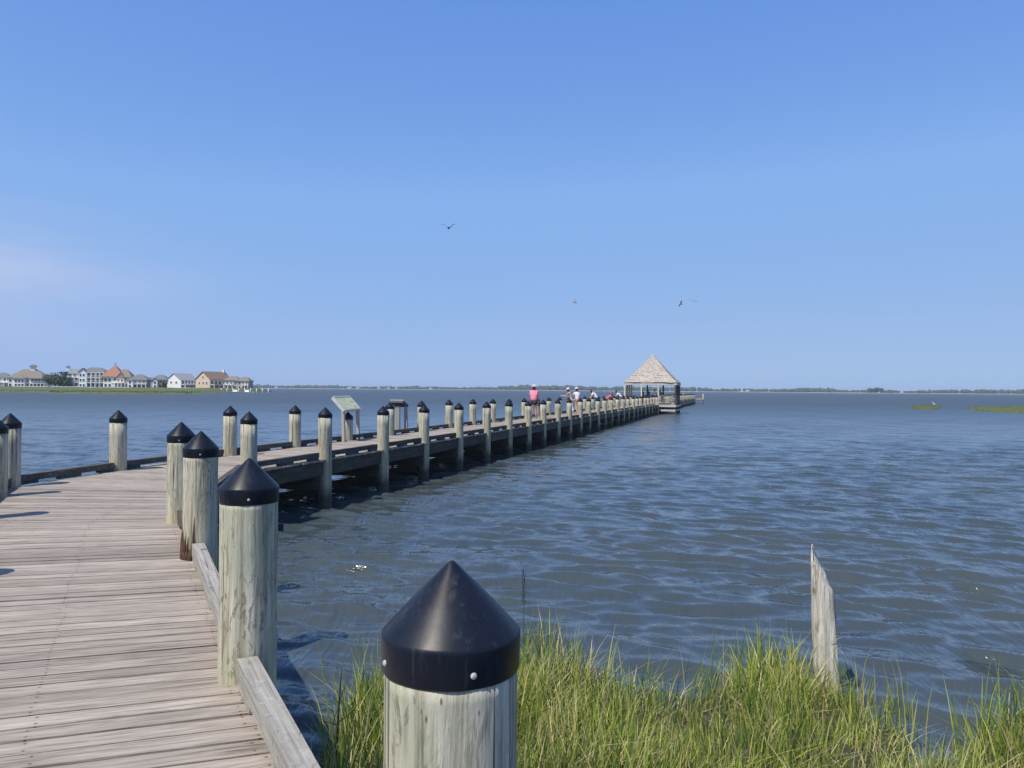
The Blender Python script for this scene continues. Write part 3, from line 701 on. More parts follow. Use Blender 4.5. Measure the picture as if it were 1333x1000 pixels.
railing((HW-k+.1, -HW), (HW-.1, -HW)); railing((HW, -HW+.1), (HW, HW-.1))
pass
for s_ in (-1, 1):
    mb = MB(); mb.box((s_*(HW-.35), 0, .44), (.42, GZD-1.4, .06)); bn = mb.build('bench', M['leg'], pav)
    for y in (-2, 0, 2): mb = MB(); mb.box((s_*(HW-.35), y, .204), (.32, .09, .40)); mb.build('bench_leg', M['leg'], bn)
# ------------------------------------------------------------------ people
def skin_obj(name, chains, mat, parent, sub=2):
    """chains: lists of (point, radius); first point of later chains joins the nearest existing joint"""
    vs, rs, es = [], [], []
    def idx(p, r):
        for i, q in enumerate(vs):
            if (Vector(q)-Vector(p)).length < 1e-4: return i
        vs.append(tuple(p)); rs.append(r); return len(vs)-1
    for ch in chains:
        prev = None
        for p, r in ch:
            i = idx(p, r)
            if prev is not None: es.append((prev, i))
            prev = i
    me = bpy.data.meshes.new(name); me.from_pydata(vs, es, []); o = bpy.data.objects.new(name, me); C.objects.link(o)
    o.modifiers.new('skin', 'SKIN'); me.skin_vertices  # layer is created with the modifier
    for i, r in enumerate(rs):
        sv = me.skin_vertices[0].data[i]; sv.radius = (r if not hasattr(r, '__len__') else r); sv.use_root = (i == 0)
    s_ = o.modifiers.new('sub', 'SUBSURF'); s_.levels = sub; s_.render_levels = sub
    dg = bpy.context.evaluated_depsgraph_get(); m2 = bpy.data.meshes.new_from_object(o.evaluated_get(dg)); m2.name = name
    bpy.data.objects.remove(o); m2.materials.clear(); m2.materials.append(mat)
    m2.polygons.foreach_set('use_smooth', [True]*len(m2.polygons))
    return link(name, m2, None, parent)
M['skin'] = plain('skin', (.50, .29, .20), .55, .08, 20); M['hair'] = plain('brown_hair', (.06, .035, .02), .6, .3, 30); M['sole'] = plain('shoe', (.30, .28, .26), .7, .2, 20)
def cloth(nm, c): return plain(nm, c, .85, .10, 12)
def vec(*a): return Vector(a)
def person(loc, face, label, shirt, legs, hat=None, lean=0., armL=(20, 10), armR=(20, 10), long_legs=False, H=1.70, hair=None, seated=False, carry=None, loose=1.):
    """face = yaw (0 looks along +Y); lean = forward bend in degrees; arm = (shoulder pitch forward, elbow bend)"""
    t = thing('person', loc, label, 'person', None, face); s = H/1.70; fr_ = (.205, .205); P = {}
    hip = vec(0, 0, .92) if not seated else vec(0, 0, .52)
    Lm = Matrix.Rotation(-R(lean), 3, 'X')
    def T(x, y, z): return (hip+Lm @ vec(x, y, z))
    neck = T(0, -.01, .55); head = T(0, .02+.04*(lean > 20), .74); chest = T(0, 0, .36); waist = T(0, 0, .16)
    body = [[(hip, (.135, .10)), (waist, (.125, .09)), (chest, (.145, .10)), (neck, (.055, .055)), (T(0, .02, .63), (.062, .07)), (T(0, .025, .70), (.078, .092)), (T(0, .02, .78), (.070, .082)), (T(0, .015, .815), (.035, .04))]]
    body.append([(T(0, .025, .70), .078), (T(0, .118, .685), .014)])     # nose
    sleeves, shorts = [], []
    for sx, (sh, el) in ((-1, armL), (1, armR)):
        S = T(sx*.175, 0, .49); out_ = .07
        d1 = vec(sx*.10, math.sin(R(sh)), -math.cos(R(sh))).normalized(); E = S+d1*.29
        d2 = vec(sx*.02, math.sin(R(sh+el)), -math.cos(R(sh+el))).normalized(); Wp = E+d2*.25
        body.append([(chest, .14), (S, .058), (E, .042), (Wp, .028), (Wp+d2*.05, (.030, .018)), (Wp+d2*.09, (.034, .016))])
        cr = d2.cross(vec(1, 0, 0)).normalized(); palm = Wp+d2*.09
        for i, (lf_, o_) in enumerate(((.075, -.026), (.085, -.009), (.08, .009), (.065, .025))):
            b0 = palm+cr*o_*.9; body.append([(palm, .034), (b0+d2*.018, .010), (b0+d2*lf_*.55, .009), (b0+d2*lf_+vec(-sx*.02, 0, 0), .007)])
        body.append([(Wp+d2*.05, .030), (Wp+d2*.06+cr*-.035, .011), (Wp+d2*.10+cr*-.05, .009)])
        sleeves.append([(chest, .155), (S, .074), (S+d1*.15, .066), (S+d1*.20, .062)])
        # leg
        Hj = hip+vec(sx*.09, 0, -.06); st_ = sx*.10 if not seated else 0
        if seated: K = Hj+vec(0, .42, .02); A_ = K+vec(0, .03, -.40)
        else: K = vec(sx*.095, .02+st_*.5, .48); A_ = vec(sx*.10, -.03+st_*1.1, .085)
        body.append([(hip, .135), (Hj, .088), (K, .056), (Hj.lerp(K, 1).lerp(A_, .35), .054), (A_, .036), (A_+vec(0, .02, -.05), .036), (A_+vec(0, .15, -.062), (.036, .022))])
        end = .52 if not long_legs else 1.
        seq = [(hip, .145), (Hj, .112), (Hj.lerp(K, .52), .098)]
        if long_legs: seq += [(K, .078), (K.lerp(A_, .9), .062)]
        shorts.append(seq)
    if s != 1:
        sc_ = lambda L: [[(p*s, r if not hasattr(r, '__len__') else r) for p, r in c] for c in L]
        body, sleeves, shorts = sc_(body), sc_(sleeves), sc_(shorts)
    fix = lambda L: [[(p, (r, r) if not hasattr(r, '__len__') else r) for p, r in c] for c in L]
    skin_obj('body', fix(body), M['skin'], t)
    tor = [[(hip*s+vec(0, 0, -.03), (.150, .115)), (waist*s, (.145, .108)), (chest*s, (.162, .118)), (T(0, -.005, .50)*s, (.09, .075)), (neck*s, (.062, .06))]]
    skin_obj('shirt', [[(p, (r[0]*loose, r[1]*loose)) for p, r in c] for c in fix(tor+sleeves)], shirt, t); skin_obj('trousers' if long_legs else 'shorts', fix(shorts), legs, t)
    hm = MB(); q = T(0, -.012, .755)*s
    if hat:
        hm.lathe([(.17, -.005), (.165, .012), (.108, .02), (.100, .07), (.07, .115), (.01, .13)], 16, q+vec(0, .01, 0)); ht = hm.build('hat', hat, t)
    hm = MB(); hm.lathe([(.05, -.16), (.085, -.13), (.094, -.06), (.094, .0), (.080, .048), (.045, .075), (.004, .08)], 14, T(0, -.028, .76)*s); hm.build('hair', hair or M['hair'], t)
    if carry:
        c_ = MB(); c_.box((.26, .05, .78), (.10, .26, .22), 0, .5); c_.lathe([(.012, .89), (.012, 1.0)], 8, (.26, .05, 0)); c_.build('handbag', carry, t)
    return t
pink = cloth('pink_cotton', (.78, .26, .36)); white = cloth('white_cotton', (.80, .79, .78)); dark = cloth('dark_cloth', (.025, .022, .03)); grey = cloth('grey_cloth', (.30, .30, .33)); red = cloth('red_cloth', (.62, .06, .07)); coral = cloth('coral_cloth', (.62, .25, .22)); navy = cloth('navy_cloth', (.03, .05, .12)); khaki = cloth('khaki_cloth', (.42, .38, .29)); palep = cloth('pale_pink_cloth', (.72, .50, .52)); denim = cloth('denim', (.16, .22, .34))
def onpier(px, e=-W/2):
    """point on the pier at lateral offset e whose picture column is px"""
    best = min((abs((onx(pr(s, e)))-px), s) for s in np.arange(0, 145, .1)); return pr(best[1], e, DECK+.005)
def onx(p):
    d = CM.to_3x3().transposed() @ (p-Vector((0, 0, EYE))); return 666.5-1000*d.x/d.z
person(onpier(694.5, -1.95), -ANG, 'person in a loose pink shirt, pink hat and dark shorts walking away', pink, dark, palep, 3, (6, 14), (8, 24), H=1.77, carry=dark, loose=1.46)
person(onpier(744.5, -2.0), R(62), 'person in grey leaning over the left edge beside someone in white', grey, white, palep, 24, (38, 60), (30, 70), True, 1.70)
person(onpier(751.5, -1.6), R(20), 'person in a white top and coral shorts standing behind the grey leaning one', white, coral, palep, 8, (35, 40), (14, 12), False, 1.68)
person(onpier(777.5, -1.7), R(78), 'person in a white T-shirt and dark trousers bending over the left edge', white, dark, None, 40, (30, 12), (24, 14), True, 1.75)
person(onpier(788.5, -1.6), R(-60), 'person in a red top crouched forward next to the white T-shirt', red, khaki, None, 62, (30, 10), (34, 12), True, 1.60)
person(onpier(809, -1.9), R(80), 'person in a pale shirt leaning over the left edge just before the pavilion', white, grey, None, 44, (36, 10), (30, 12), True, 1.70)
def ingaz(x, y): return pav.matrix_basis @ Vector((x, y, .005))
person(ingaz(-1.35, 1.2), R(20), 'person in dark navy standing under the left half of the pavilion roof', navy, dark, None, 0, long_legs=True)
person(ingaz(.35, -1.0), R(170), 'person in a white shirt standing at the middle of the pavilion', white, khaki, None, 12, (30, 30), (20, 20), True)
person(ingaz(1.05, .6), R(120), 'person in a grey shirt leaning forward right of the white shirt in the pavilion', grey, denim, None, 30, (50, 20), (50, 20), True)
person(ingaz(2.75, -1.2), R(90), 'person in dark clothes seated on the right pavilion bench', dark, dark, None, 6, (40, 40), (40, 40), True, 1.72, seated=True)
person(ingaz(-.75, 2.0), R(200), 'person in denim blue standing at the back of the pavilion', denim, dark, None, 0, long_legs=True)
# ------------------------------------------------------------------ birds
M['birddark'] = plain('dark_feathers', (.035, .035, .04), .7, .3, 8); M['birdwhite'] = plain('white_feathers', (.75, .75, .74), .7, .1, 8); M['birdgrey'] = plain('grey_feathers', (.30, .31, .33), .7, .2, 8); M['beak'] = plain('orange_beak', (.55, .22, .03), .5, .1, 5)
def bird(px, py, Y, span, yaw, roll, dihed, label, bm, wm, droop=.0):
    t = thing('gull', onray(px, py, Y), label, 'bird', 'gulls flying over the bay', yaw); t.rotation_euler = (0, roll, yaw); L = span*.42
    skin_obj('body', [[(vec(0, -L*.55, .0), (.018*span, .006*span)), (vec(0, -L*.32, 0), (.04*span, .03*span)), (vec(0, 0, 0), (.075*span, .07*span)), (vec(0, L*.25, .01), (.06*span, .06*span)), (vec(0, L*.42, .03*span), (.04*span, .042*span)), (vec(0, L*.50, .03*span), (.02*span, .02*span))]], bm, t)
    for sx in (-1, 1):
        mb = MB(); secs = []
        for f, ch, y0, dz in ((0, .17, .05, 0), (.22, .19, .08, .5), (.48, .16, .09, .95), (.75, .10, .03, .95+droop), (1, .01, -.10, .85+droop*2)):
            x = sx*(.03+f*.5)*span; z = .02*span+math.tan(dihed)*.42*span*dz*(f if f < .5 else .48+(f-.48)*.6)
            secs.append([(x, y0*span, z), (x, (y0-ch*.4)*span, z+.018*span*(1-f)), (x, (y0-ch)*span, z-.004*span), (x, (y0-ch*.5)*span, z-.012*span*(1-f)-.002)])
        for s_ in secs: mb.v += s_
        for j in range(len(secs)-1):
            for k in range(4):
                k2 = (k+1) % 4; q = [j*4+k, j*4+k2, (j+1)*4+k2, (j+1)*4+k]; mb.face(q if sx > 0 else q[::-1], [(0, 0)]*4, .5, True)
        mb.face([0, 1, 2, 3], [(0, 0)]*4); mb.build('wing', wm, t)
    mb = MB(); mb.lathe([(.012*span, 0), (.008*span, .05*span), (.001, .08*span)], 6); o = mb.build('beak', M['beak'], t, (0, L*.52, .03*span)); o.rotation_euler = (-PI/2, 0, 0)
    mb = MB(); mb.box((0, -L*.68, 0), (.10*span, .13*span, .012*span)); mb.build('tail', bm, t)
bird(584, 297, 46, .82, R(178), R(1), R(46), 'dark gull with raised wings flying alone high over the pier', M['birddark'], M['birddark'])
bird(748, 394, 95, .95, R(60), R(-62), R(24), 'small gull banking steeply, seen edge-on above the strolling people', M['birddark'], M['birdgrey'])
bird(886, 396, 105, 1.1, R(110), R(48), R(24), 'small grey gull with tilted wings right of the pavilion roof, lower of the close pair', M['birdgrey'], M['birddark'])
bird(903, 392, 110, 1.5, R(165), R(-16), R(14), 'pale gull gliding flat right of the pavilion roof, upper of the close pair', M['birdwhite'], M['birdgrey'])
# ------------------------------------------------------------------ far land
M['farland'] = plain('far_shore_soil', (.20, .19, .13), .9, .3, .02); M['marshland'] = plain('green_marsh', (.085, .105, .03), .9, .35, .15, .2)
def land(name, poly, ztop, rim, mat, label, step, rough=.0, kind='structure'):
    P = np.array(poly); lo, hi = P.min(0)-rim*2, P.max(0)+rim*2; nx = int((hi[0]-lo[0])/step)+2; ny = int((hi[1]-lo[1])/step)+2
    gx, gy = np.meshgrid(np.linspace(lo[0], hi[0], nx), np.linspace(lo[1], hi[1], ny)); q = np.stack([gx.ravel(), gy.ravel()], 1)
    sd = np.where(pip(q[:, 0], q[:, 1], poly), 1, -1)*edge_dist(q, poly); z = np.clip(sd/rim, -1, 1); zt = ztop(q) if callable(ztop) else ztop
    z = np.where(z > 0, zt*np.minimum(1, z*1.6), z*.6)+(rough*g.random(len(q))*(sd > 0) if rough else 0)
    i = np.arange(ny-1)[:, None]*nx+np.arange(nx-1)[None, :]
    me = np_mesh(name, np.stack([q[:, 0], q[:, 1], z], 1), np.stack([i, i+1, i+nx+1, i+nx], -1).reshape(-1, 4)); me.materials.append(mat)
    return tag(link(name, me), label, 'land', None, kind)
def gpf(px, Y): return (Y*(px-666.5)/1000*1.0, Y)
pen = [gpf(-260, 300), gpf(-20, 300), gpf(60, 285), gpf(76, 262), gpf(180, 258), gpf(245, 270), gpf(282, 330), gpf(300, 372), gpf(338, 380), gpf(345, 470), gpf(300, 560), gpf(-260, 600)]
land('peninsula', pen, lambda q: np.clip(.45+(q[:, 1]-300)*.016, .4, 2.0), 5, M['marshland'], 'low green marshy peninsula on the left', 3., .30)
def far_grass(name, poly, n, h, w_, label, seed, z0=.2):
    gg = np.random.default_rng(seed); q = scatter(poly, n, gg); n = len(q)
    zz = np.full(n, z0)
    V, Q, T, A = blades(np.stack([q[:, 0], q[:, 1], zz], 1), h*(.6+.6*gg.random(n)), w_*(.6+.8*gg.random(n)), .3*np.abs(gg.normal(size=n)), np.clip(.42+.16*gg.normal(size=n)+.15*np.sin(q[:, 0]*.12), 0, .8), gg, .2*gg.random(n))
    me = np_mesh(name, V, Q, T, True, {'tint': A}); me.materials.append(M['fargrass']); tag(link(name, me), label, 'marsh grass', None, 'stuff')
far_grass('marsh_grass', [gpf(-200, 303), gpf(-20, 302), gpf(62, 288), gpf(78, 265), gpf(180, 261), gpf(243, 273), gpf(278, 332), gpf(240, 345), gpf(-200, 345)], 9000, .85, .5, 'green marsh grass fringing the peninsula of houses', 31, .1)
isl = [at(1186, 532, 0), at(1200, 533.5, 0), at(1222, 532.5, 0), at(1226, 530, 0), at(1205, 528.6, 0), at(1190, 529.5, 0)]
land('marsh_islet', [tuple(p.xy) for p in isl], .16, .8, M['marshland'], 'small low marsh islet with a white bird', .35, .05)
far_grass('marsh_grass', [tuple(p.xy) for p in isl], 1600, .22, .09, 'marsh grass on the small islet with the white bird', 33, .05)
isl2 = [at(1258, 532.5, 0), at(1275, 535.5, 0), at(1340, 538.5, 0), at(1480, 543, 0), at(1480, 531, 0), at(1330, 529.5, 0), at(1275, 530.5, 0)]
land('marsh_islet', [tuple(p.xy) for p in isl2], .18, .9, M['marshland'], 'long low marsh islet at the right picture edge', .6, .05)
far_grass('marsh_grass', [tuple(p.xy) for p in isl2], 9000, .23, .10, 'marsh grass on the long islet at the right picture edge', 34, .05)
# egret on the islet
p = at(1216, 530, .15); t = thing('egret', p, 'small white wading bird standing on the little marsh islet', 'bird', None, R(80))
skin_obj('body', [[(vec(0, -.30, .42), (.02, .015)), (vec(0, -.12, .48), (.09, .08)), (vec(0, .08, .55), (.085, .08)), (vec(0, .18, .66), (.04, .04)), (vec(0, .15, .80), (.03, .03)), (vec(0, .20, .90), (.04, .045)), (vec(0, .27, .90), (.02, .02))]], M['birdwhite'], t)
mb = MB(); mb.lathe([(.014, 0), (.009, .06), (.002, .13)], 6); o = mb.build('beak', M['beak'], t, (0, .28, .90)); o.rotation_euler = (-PI/2, 0, 0)
for sx in (-1, 1): mb = MB(); mb.tube([(sx*.035, -.02, .46), (sx*.035, -.05, .24), (sx*.035, 0, .0)], [.014, .010, .010]); mb.build('leg', M['birddark'], t)
# far wooded shore right round the bay
fs = [(-2300, 2060), (-1000, 2120), (-600, 2130), (0, 1960), (500, 1720), (1000, 1500), (1500, 1330), (2300, 1150), (2900, 1150), (2900, 2700), (-2300, 2700)]
land('far_shore', fs, 1.0, 12, plain('pale_far_beach', (.34, .32, .25), .9, .3, .02), 'low pale far shore across the bay', 14.)
M['wood'] = plain('far_tree_foliage', (.045, .07, .028), .9, .5, .04)
gg = np.random.default_rng(77); bmw = bmesh.new(); bmesh.ops.create_icosphere(bmw, subdivisions=2, radius=1); iv = np.array([v.co[:] for v in bmw.verts]); it = np.array([[v.index for v in f.verts] for f in bmw.faces]); bmw.free()
front = np.array(fs[:9]); Vs, Ts = [], []; o_ = 0
for a, b in zip(front, front[1:]):
    L = np.linalg.norm(b-a); n = int(L/2.6)
    for i in range(n):
        c = a+(b-a)*(i+gg.random())/n+np.array([0, 16+70*gg.random()]); x = c[0]
        hh_ = (7.4+1.5*math.sin(x*.006+1)+1.0*math.sin(x*.021)+.6*math.sin(x*.05))*(.75+.45*gg.random())*(1 if x < 700 else .72)
        if math.sin(x*.0043+2.2) > .9: hh_ *= .7
        hh_ = max(3., hh_); r = np.array([3+3.5*gg.random(), 3+4*gg.random(), hh_*.62])
        v = iv*(1+.15*gg.normal(size=(len(iv), 1)))*r+np.array([c[0], c[1], 1.0+hh_*.55]); Vs.append(v); Ts.append(it+o_); o_ += len(v)
me = np_mesh('far_wood', np.concatenate(Vs), None, np.concatenate(Ts), False); me.materials.append(M['wood'])
tag(link('far_wood', me), 'low dark green wooded shoreline across the bay', 'trees', None, 'stuff')
# ------------------------------------------------------------------ trees
M['leaf'] = plain('tree_leaves', (.055, .095, .025), .8, .5, 1.2); M['bark'] = plain('bark', (.10, .075, .05), .9, .3, 4)
def tree(loc, h, w_, label, seed, n=900, leaf=.5, group=None, mat='leaf'):
    g2 = np.random.default_rng(seed); t = thing('tree', loc, label, 'tree', group)
    mb = MB(); mb.tube([(0, 0, -.3), (.1, 0, h*.3), (0, .1, h*.7)], [h*.04, h*.03, h*.012], 8)
    for k in range(5):
        a = k*1.3; mb.tube([(.08, 0, h*(.25+.06*k)), (math.cos(a)*w_*.2, math.sin(a)*w_*.2, h*(.45+.06*k)), (math.cos(a)*w_*.36, math.sin(a)*w_*.36, h*(.55+.06*k))], [h*.018, h*.012, h*.004], 6)
    mb.build('trunk', M['bark'], t)
    cl = [(g2.normal(size=3)*np.array([w_*.24, w_*.24, h*.17])+np.array([0, 0, h*.60]), w_*(.13+.12*g2.random())) for _ in range(16)]
    k = g2.integers(0, 16, n); d = g2.normal(size=(n, 3)); d /= np.linalg.norm(d, axis=1)[:, None]
    c = np.array([cl[i][0] for i in k])+d*np.array([cl[i][1] for i in k])[:, None]*(.7+.45*g2.random((n, 1))); c[:, 2] = np.clip(c[:, 2], h*.14, h)
    u_ = np.cross(d, g2.normal(size=(n, 3))); u_ /= np.linalg.norm(u_, axis=1)[:, None]; v_ = np.cross(d, u_)+.5*g2.normal(size=(n, 3)); s_ = leaf*(.6+.8*g2.random((n, 1)))
    V = np.stack([c-u_*s_, c-v_*s_*.6, c+u_*s_, c+v_*s_*.6], 1).reshape(-1, 3); me = np_mesh('crown', V, np.arange(4*n).reshape(-1, 4), None, False); link('crown', me, M[mat], t)
    return t
# ------------------------------------------------------------------ houses on the peninsula
D = 400.
def wallmat(nm, c): return plain(nm, c, .8, .06, .6)
M['wwhite'] = wallmat('white_clapboard', (.84, .84, .82)); M['wcream'] = wallmat('cream_clapboard', (.80, .78, .68)); M['wpeach'] = wallmat('peach_stucco', (.66, .50, .38)); M['wgrey'] = wallmat('grey_shingle_wall', (.30, .30, .31)); M['wtaupe'] = wallmat('taupe_wall', (.40, .36, .32)); M['wbeige'] = wallmat('beige_wall', (.58, .52, .43))
def roofmat(nm, c): return plain(nm, c, .85, .14, 1.5)
M['rtan'] = roofmat('tan_shingle_roof', (.21, .185, .145)); M['rgrey'] = roofmat('grey_shingle_roof', (.15, .16, .16)); M['rterra'] = roofmat('terracotta_roof', (.34, .165, .11)); M['rbrown'] = roofmat('orange_brown_roof', (.25, .165, .10)); M['rlight'] = roofmat('light_grey_roof', (.34, .34, .36)); M['rgreen'] = roofmat('grey_green_roof', (.20, .24, .22))
M['pane'] = plain('dark_window_glass', (.03, .04, .06), .12, .3, 1); M['panebl'] = plain('blue_window_glass', (.10, .16, .24), .12, .3, 1); M['trim'] = wallmat('white_trim', (.86, .86, .85)); M['screen'] = plain('dark_porch_screen', (.06, .07, .085), .6, .3, 1)
def hip(mb, x0, x1, y0, y1, z, h, ridge=None, ov=.5, ax=0):
    """hip roof; ridge = half length of the ridge along the long axis"""
    x0 -= ov; x1 += ov; y0 -= ov; y1 += ov; cx, cy = (x0+x1)/2, (y0+y1)/2
    if ax == 0: r = (x1-x0)/2-(y1-y0)/2*.9 if ridge is None else ridge; A, B = (cx-max(r, .05), cy, z+h), (cx+max(r, .05), cy, z+h)
    else: r = (y1-y0)/2-(x1-x0)/2*.9 if ridge is None else ridge; A, B = (cx, cy-max(r, .05), z+h), (cx, cy+max(r, .05), z+h)
    c = [(x0, y0, z), (x1, y0, z), (x1, y1, z), (x0, y1, z)]; lo = [(p[0], p[1], z-.25) for p in c]
    if ax == 0: fs_ = [[c[0], c[1], B, A], [c[1], c[2], B], [c[2], c[3], A, B], [c[3], c[0], A]]
    else: fs_ = [[c[0], c[1], A], [c[1], c[2], B, A], [c[2], c[3], B], [c[3], c[0], A, B]]
    for f in fs_: mb.poly(f)
    for i in range(4): mb.poly([lo[i], lo[(i+1) % 4], c[(i+1) % 4], c[i]])
    mb.poly(lo[::-1])
def gable(mb, x0, x1, y0, y1, z, h, ov=.4, ax=0, th=.3):
    """gable roof as two thick slabs; ridge along x when ax=0"""
    def P(a, b, c): return (a, b, c) if ax == 0 else (b, a, c)
    (u0, u1, v0, v1) = (x0, x1, y0, y1) if ax == 0 else (y0, y1, x0, x1); u0 -= ov; u1 += ov; vc = (v0+v1)/2; k = h/((v1-v0)/2)
    for s_, ve in ((-1, v0-ov), (1, v1+ov)):
        ze = z-ov*k
        pts = [P(u0, ve, ze), P(u1, ve, ze), P(u1, vc, z+h), P(u0, vc, z+h)]
        mb.hexa([Vector(p)+Vector((0, 0, .02)) for p in pts]+[Vector(p)+Vector((0, 0, th)) for p in pts])
class House:
    def __init__(s, px, label, yaw=-R(16), zg=1.5, d=D, name='house'):
        x = d*(px-666.5)/1000; s.t = thing(name, (x, d, zg), label, 'house', None, math.atan2(-x, d)+yaw); s.k = d/1000
    def walls(s, x0, x1, y0, y1, h, mat, z0=-1., gab=None, gax=0):
        mb = MB(); mb.hexa([(x0, y0, z0), (x1, y0, z0), (x1, y1, z0), (x0, y1, z0), (x0, y0, h), (x1, y0, h), (x1, y1, h), (x0, y1, h)])
        if gab:
            if gax == 0:
                yc = (y0+y1)/2
                for x in (x0, x1): mb.poly([(x, y0, h), (x, y1, h), (x, yc, h+gab)])
            else:
                xc = (x0+x1)/2
                for y in (y0, y1): mb.poly([(x0, y, h), (x1, y, h), (xc, y, h+gab)])
        return mb.build('wall', M[mat], s.t)
    def roof(s, fn, mat, *a, **k): mb = MB(); fn(mb, *a, **k); return mb.build('roof', M[mat], s.t)
    def win(s, x, z, w_, h, y, side=0, pane='pane', frame='trim', nm='window'):
        """side 0: front wall (y = y), side 1: wall at x = y"""
        def B(w2, h2, d_, o_):
            c = MB()
            if side == 0: c.box((x, y-o_, z), (w2, d_, h2))
            else: c.box((y+o_*(1 if side == 1 else -1), x, z), (d_, w2, h2))
            return c
        f = B(w_+.3, h+.3, .10, .06).build(nm, M[frame], s.t); B(w_, h, .06, .11).build('pane', M[pane], f)
    def wins(s, xs, zs, w_, h, y, side=0, pane='pane', frame='trim'):
        for z in zs:
            for x in xs: s.win(x, z, w_, h, y, side, pane, frame)
    def balcony(s, x0, x1, y0, y1, z, mat='trim', rail=True, cols=0, base=-1, nm='balcony'):
        c = MB(); c.box(((x0+x1)/2, (y0+y1)/2, z), (x1-x0, y1-y0, .22)); o = c.build(nm, M[mat], s.t)
        if rail:
            c = MB(); c.box(((x0+x1)/2, y0+.06, z+1.05), (x1-x0, .1, .1)); n = max(2, int((x1-x0)/.8))
            for i in range(n+1): c.box((x0+.06+(x1-x0-.12)*i/n, y0+.06, z+.55), (.09, .08, .88))
            c.build('railing', M[mat], o)
        for i in range(cols): c = MB(); x = x0+.15+(x1-x0-.3)*i/max(1, cols-1); c.box((x, y0+.2, (base+z-.12)/2), (.3, .3, z-.12-base)); c.build('column', M[mat], o)
        return o
    def chimney(s, par, x, y, z0, z1, mat='trim'): c = MB(); c.box((x, y, (z0+z1)/2), (1.0, .9, z1-z0)); c.box((x, y, z1+.1), (1.2, 1.1, .2)); c.build('chimney', M[mat], par)
# metres from pixels: 1 px = .4 m ; base y = 503.5
# 0 leftmost, cut by the picture edge
h = House(2, 'dark brown roofed house cut by the left picture edge'); h.walls(-5, 4, 0, 9, 5.2, 'wwhite'); h.roof(hip, 'rgrey', -5, 4, 0, 9, 5.2, 2.8); h.wins((-3, -1, 1.4, 3), (1.6, 4.0), .9, 1.2, 0); h.balcony(-1, 4, -2, 0, 2.7, cols=3)
# 1 tan hip roof with cupola, sunroom on the right
h = House(36, 'cream house with a tan hip roof and a small white cupola'); h.walls(-9, 8, 0, 11, 5.4, 'wcream'); r_ = h.roof(hip, 'rtan', -9, 8, 0, 11, 5.4, 4.4, 3.2); h.walls(-6, -1, -1.6, 0, 5.0, 'wwhite'); h.roof(hip, 'rtan', -6, -1, -1.6, 2, 5.0, 1.8, .5)
c = MB(); c.box((.9, 5.5, 10.2), (2.1, 2.1, 2.4)); cu = c.build('cupola', M['wwhite'], h.t); c = MB(); hip(c, -.15, 1.95, 4.45, 6.55, 11.4, 1.2, .05, .55); c.build('roof', M['rgrey'], cu)
h.wins((-5, -3.5, -2), (1.4, 3.6), .9, 1.3, -1.6); h.wins((-8, 0), (1.5, 3.8), 1, 1.3, 0); h.wins((2.1, 3.7, 5.3, 6.9), (3.7,), 1.3, 1.9, 0, 0, 'panebl'); h.wins((2.1, 3.7, 5.3, 6.9), (1.2,), 1.3, 1.5, 0, 0, 'panebl'); h.balcony(1.2, 8.2, -2.2, -.1, 2.3, cols=5)
c = MB(); hip(c, 1.1, 8.3, -2.4, 0, 5.0, .5, 3, .2); c.build('roof', M['rtan'], h.t)
h.wins((2.5, 5.5, 8.5), (3.6,), 1.1, 1.4, 8, 1)
tree((D*(72-666.5)/1000*.985, D*.985, 1.3), 8.2, 9.6, 'rounded green tree between the cupola house and the balcony houses', 5, 1500, .55)
tree((D*(82-666.5)/1000*.985, D*.985, 1.3), 6.8, 7.0, 'lower green tree joined to the right of the rounded one', 6, 900, .5)
# 2 grey-green roofed house with porches
h = House(94, 'white house with grey green roof and deep dark porches'); h.walls(-4.6, 4.6, 0, 10, 7.6, 'wwhite'); h.roof(hip, 'rgreen', -4.6, 4.6, 0, 10, 7.6, 2.6, 1.2)
c = MB(); c.box((-3.2, 4, 10.4), (1.3, 1.3, 1.7)); cu = c.build('cupola', M['wwhite'], h.t); c = MB(); hip(c, -3.85, -2.55, 3.35, 4.65, 11.2, .8, .05, .3); c.build('roof', M['rgrey'], cu)
for z in (0.2, 3.0, 5.6): h.balcony(-4.6, 4.6, -2.4, -.02, z, cols=4 if z > 1 else 0, base=z-2.6)
h.wins((-3.2, -1, 1.2, 3.4), (1.6, 4.4, 6.8), 1.5, 1.7, 0, 0, 'screen')
# 3 white house with three rows of dark openings
h = House(120, 'tall white house with three rows of dark balcony openings'); h.walls(-6, 6, 0, 11, 8.4, 'wwhite'); h.roof(hip, 'rgrey', -6, 6, 0, 11, 8.4, 2.6, 2.4); h.walls(-6, -2.6, -1.6, 0, 8.4, 'wwhite', gab=1.8, gax=1); h.roof(gable, 'rgrey', -6, -2.6, -1.6, 2, 8.4, 1.8, ax=1)
h.wins((-5.1, -3.6), (1.6, 4.3, 6.9), .8, 1.2, -1.6); h.wins((-1.4, .8, 3.0, 5.0), (1.5, 4.2, 6.9), 1.5, 1.9, 0, 0, 'screen')
for z in (2.9, 5.6, 8.2): h.balcony(-2.4, 6, -2, -.02, z, rail=z < 8, cols=5, base=z-2.6)
h.wins((2.5, 5.5, 8.5), (1.6, 4.3, 6.9), 1., 1.4, 6, 1)
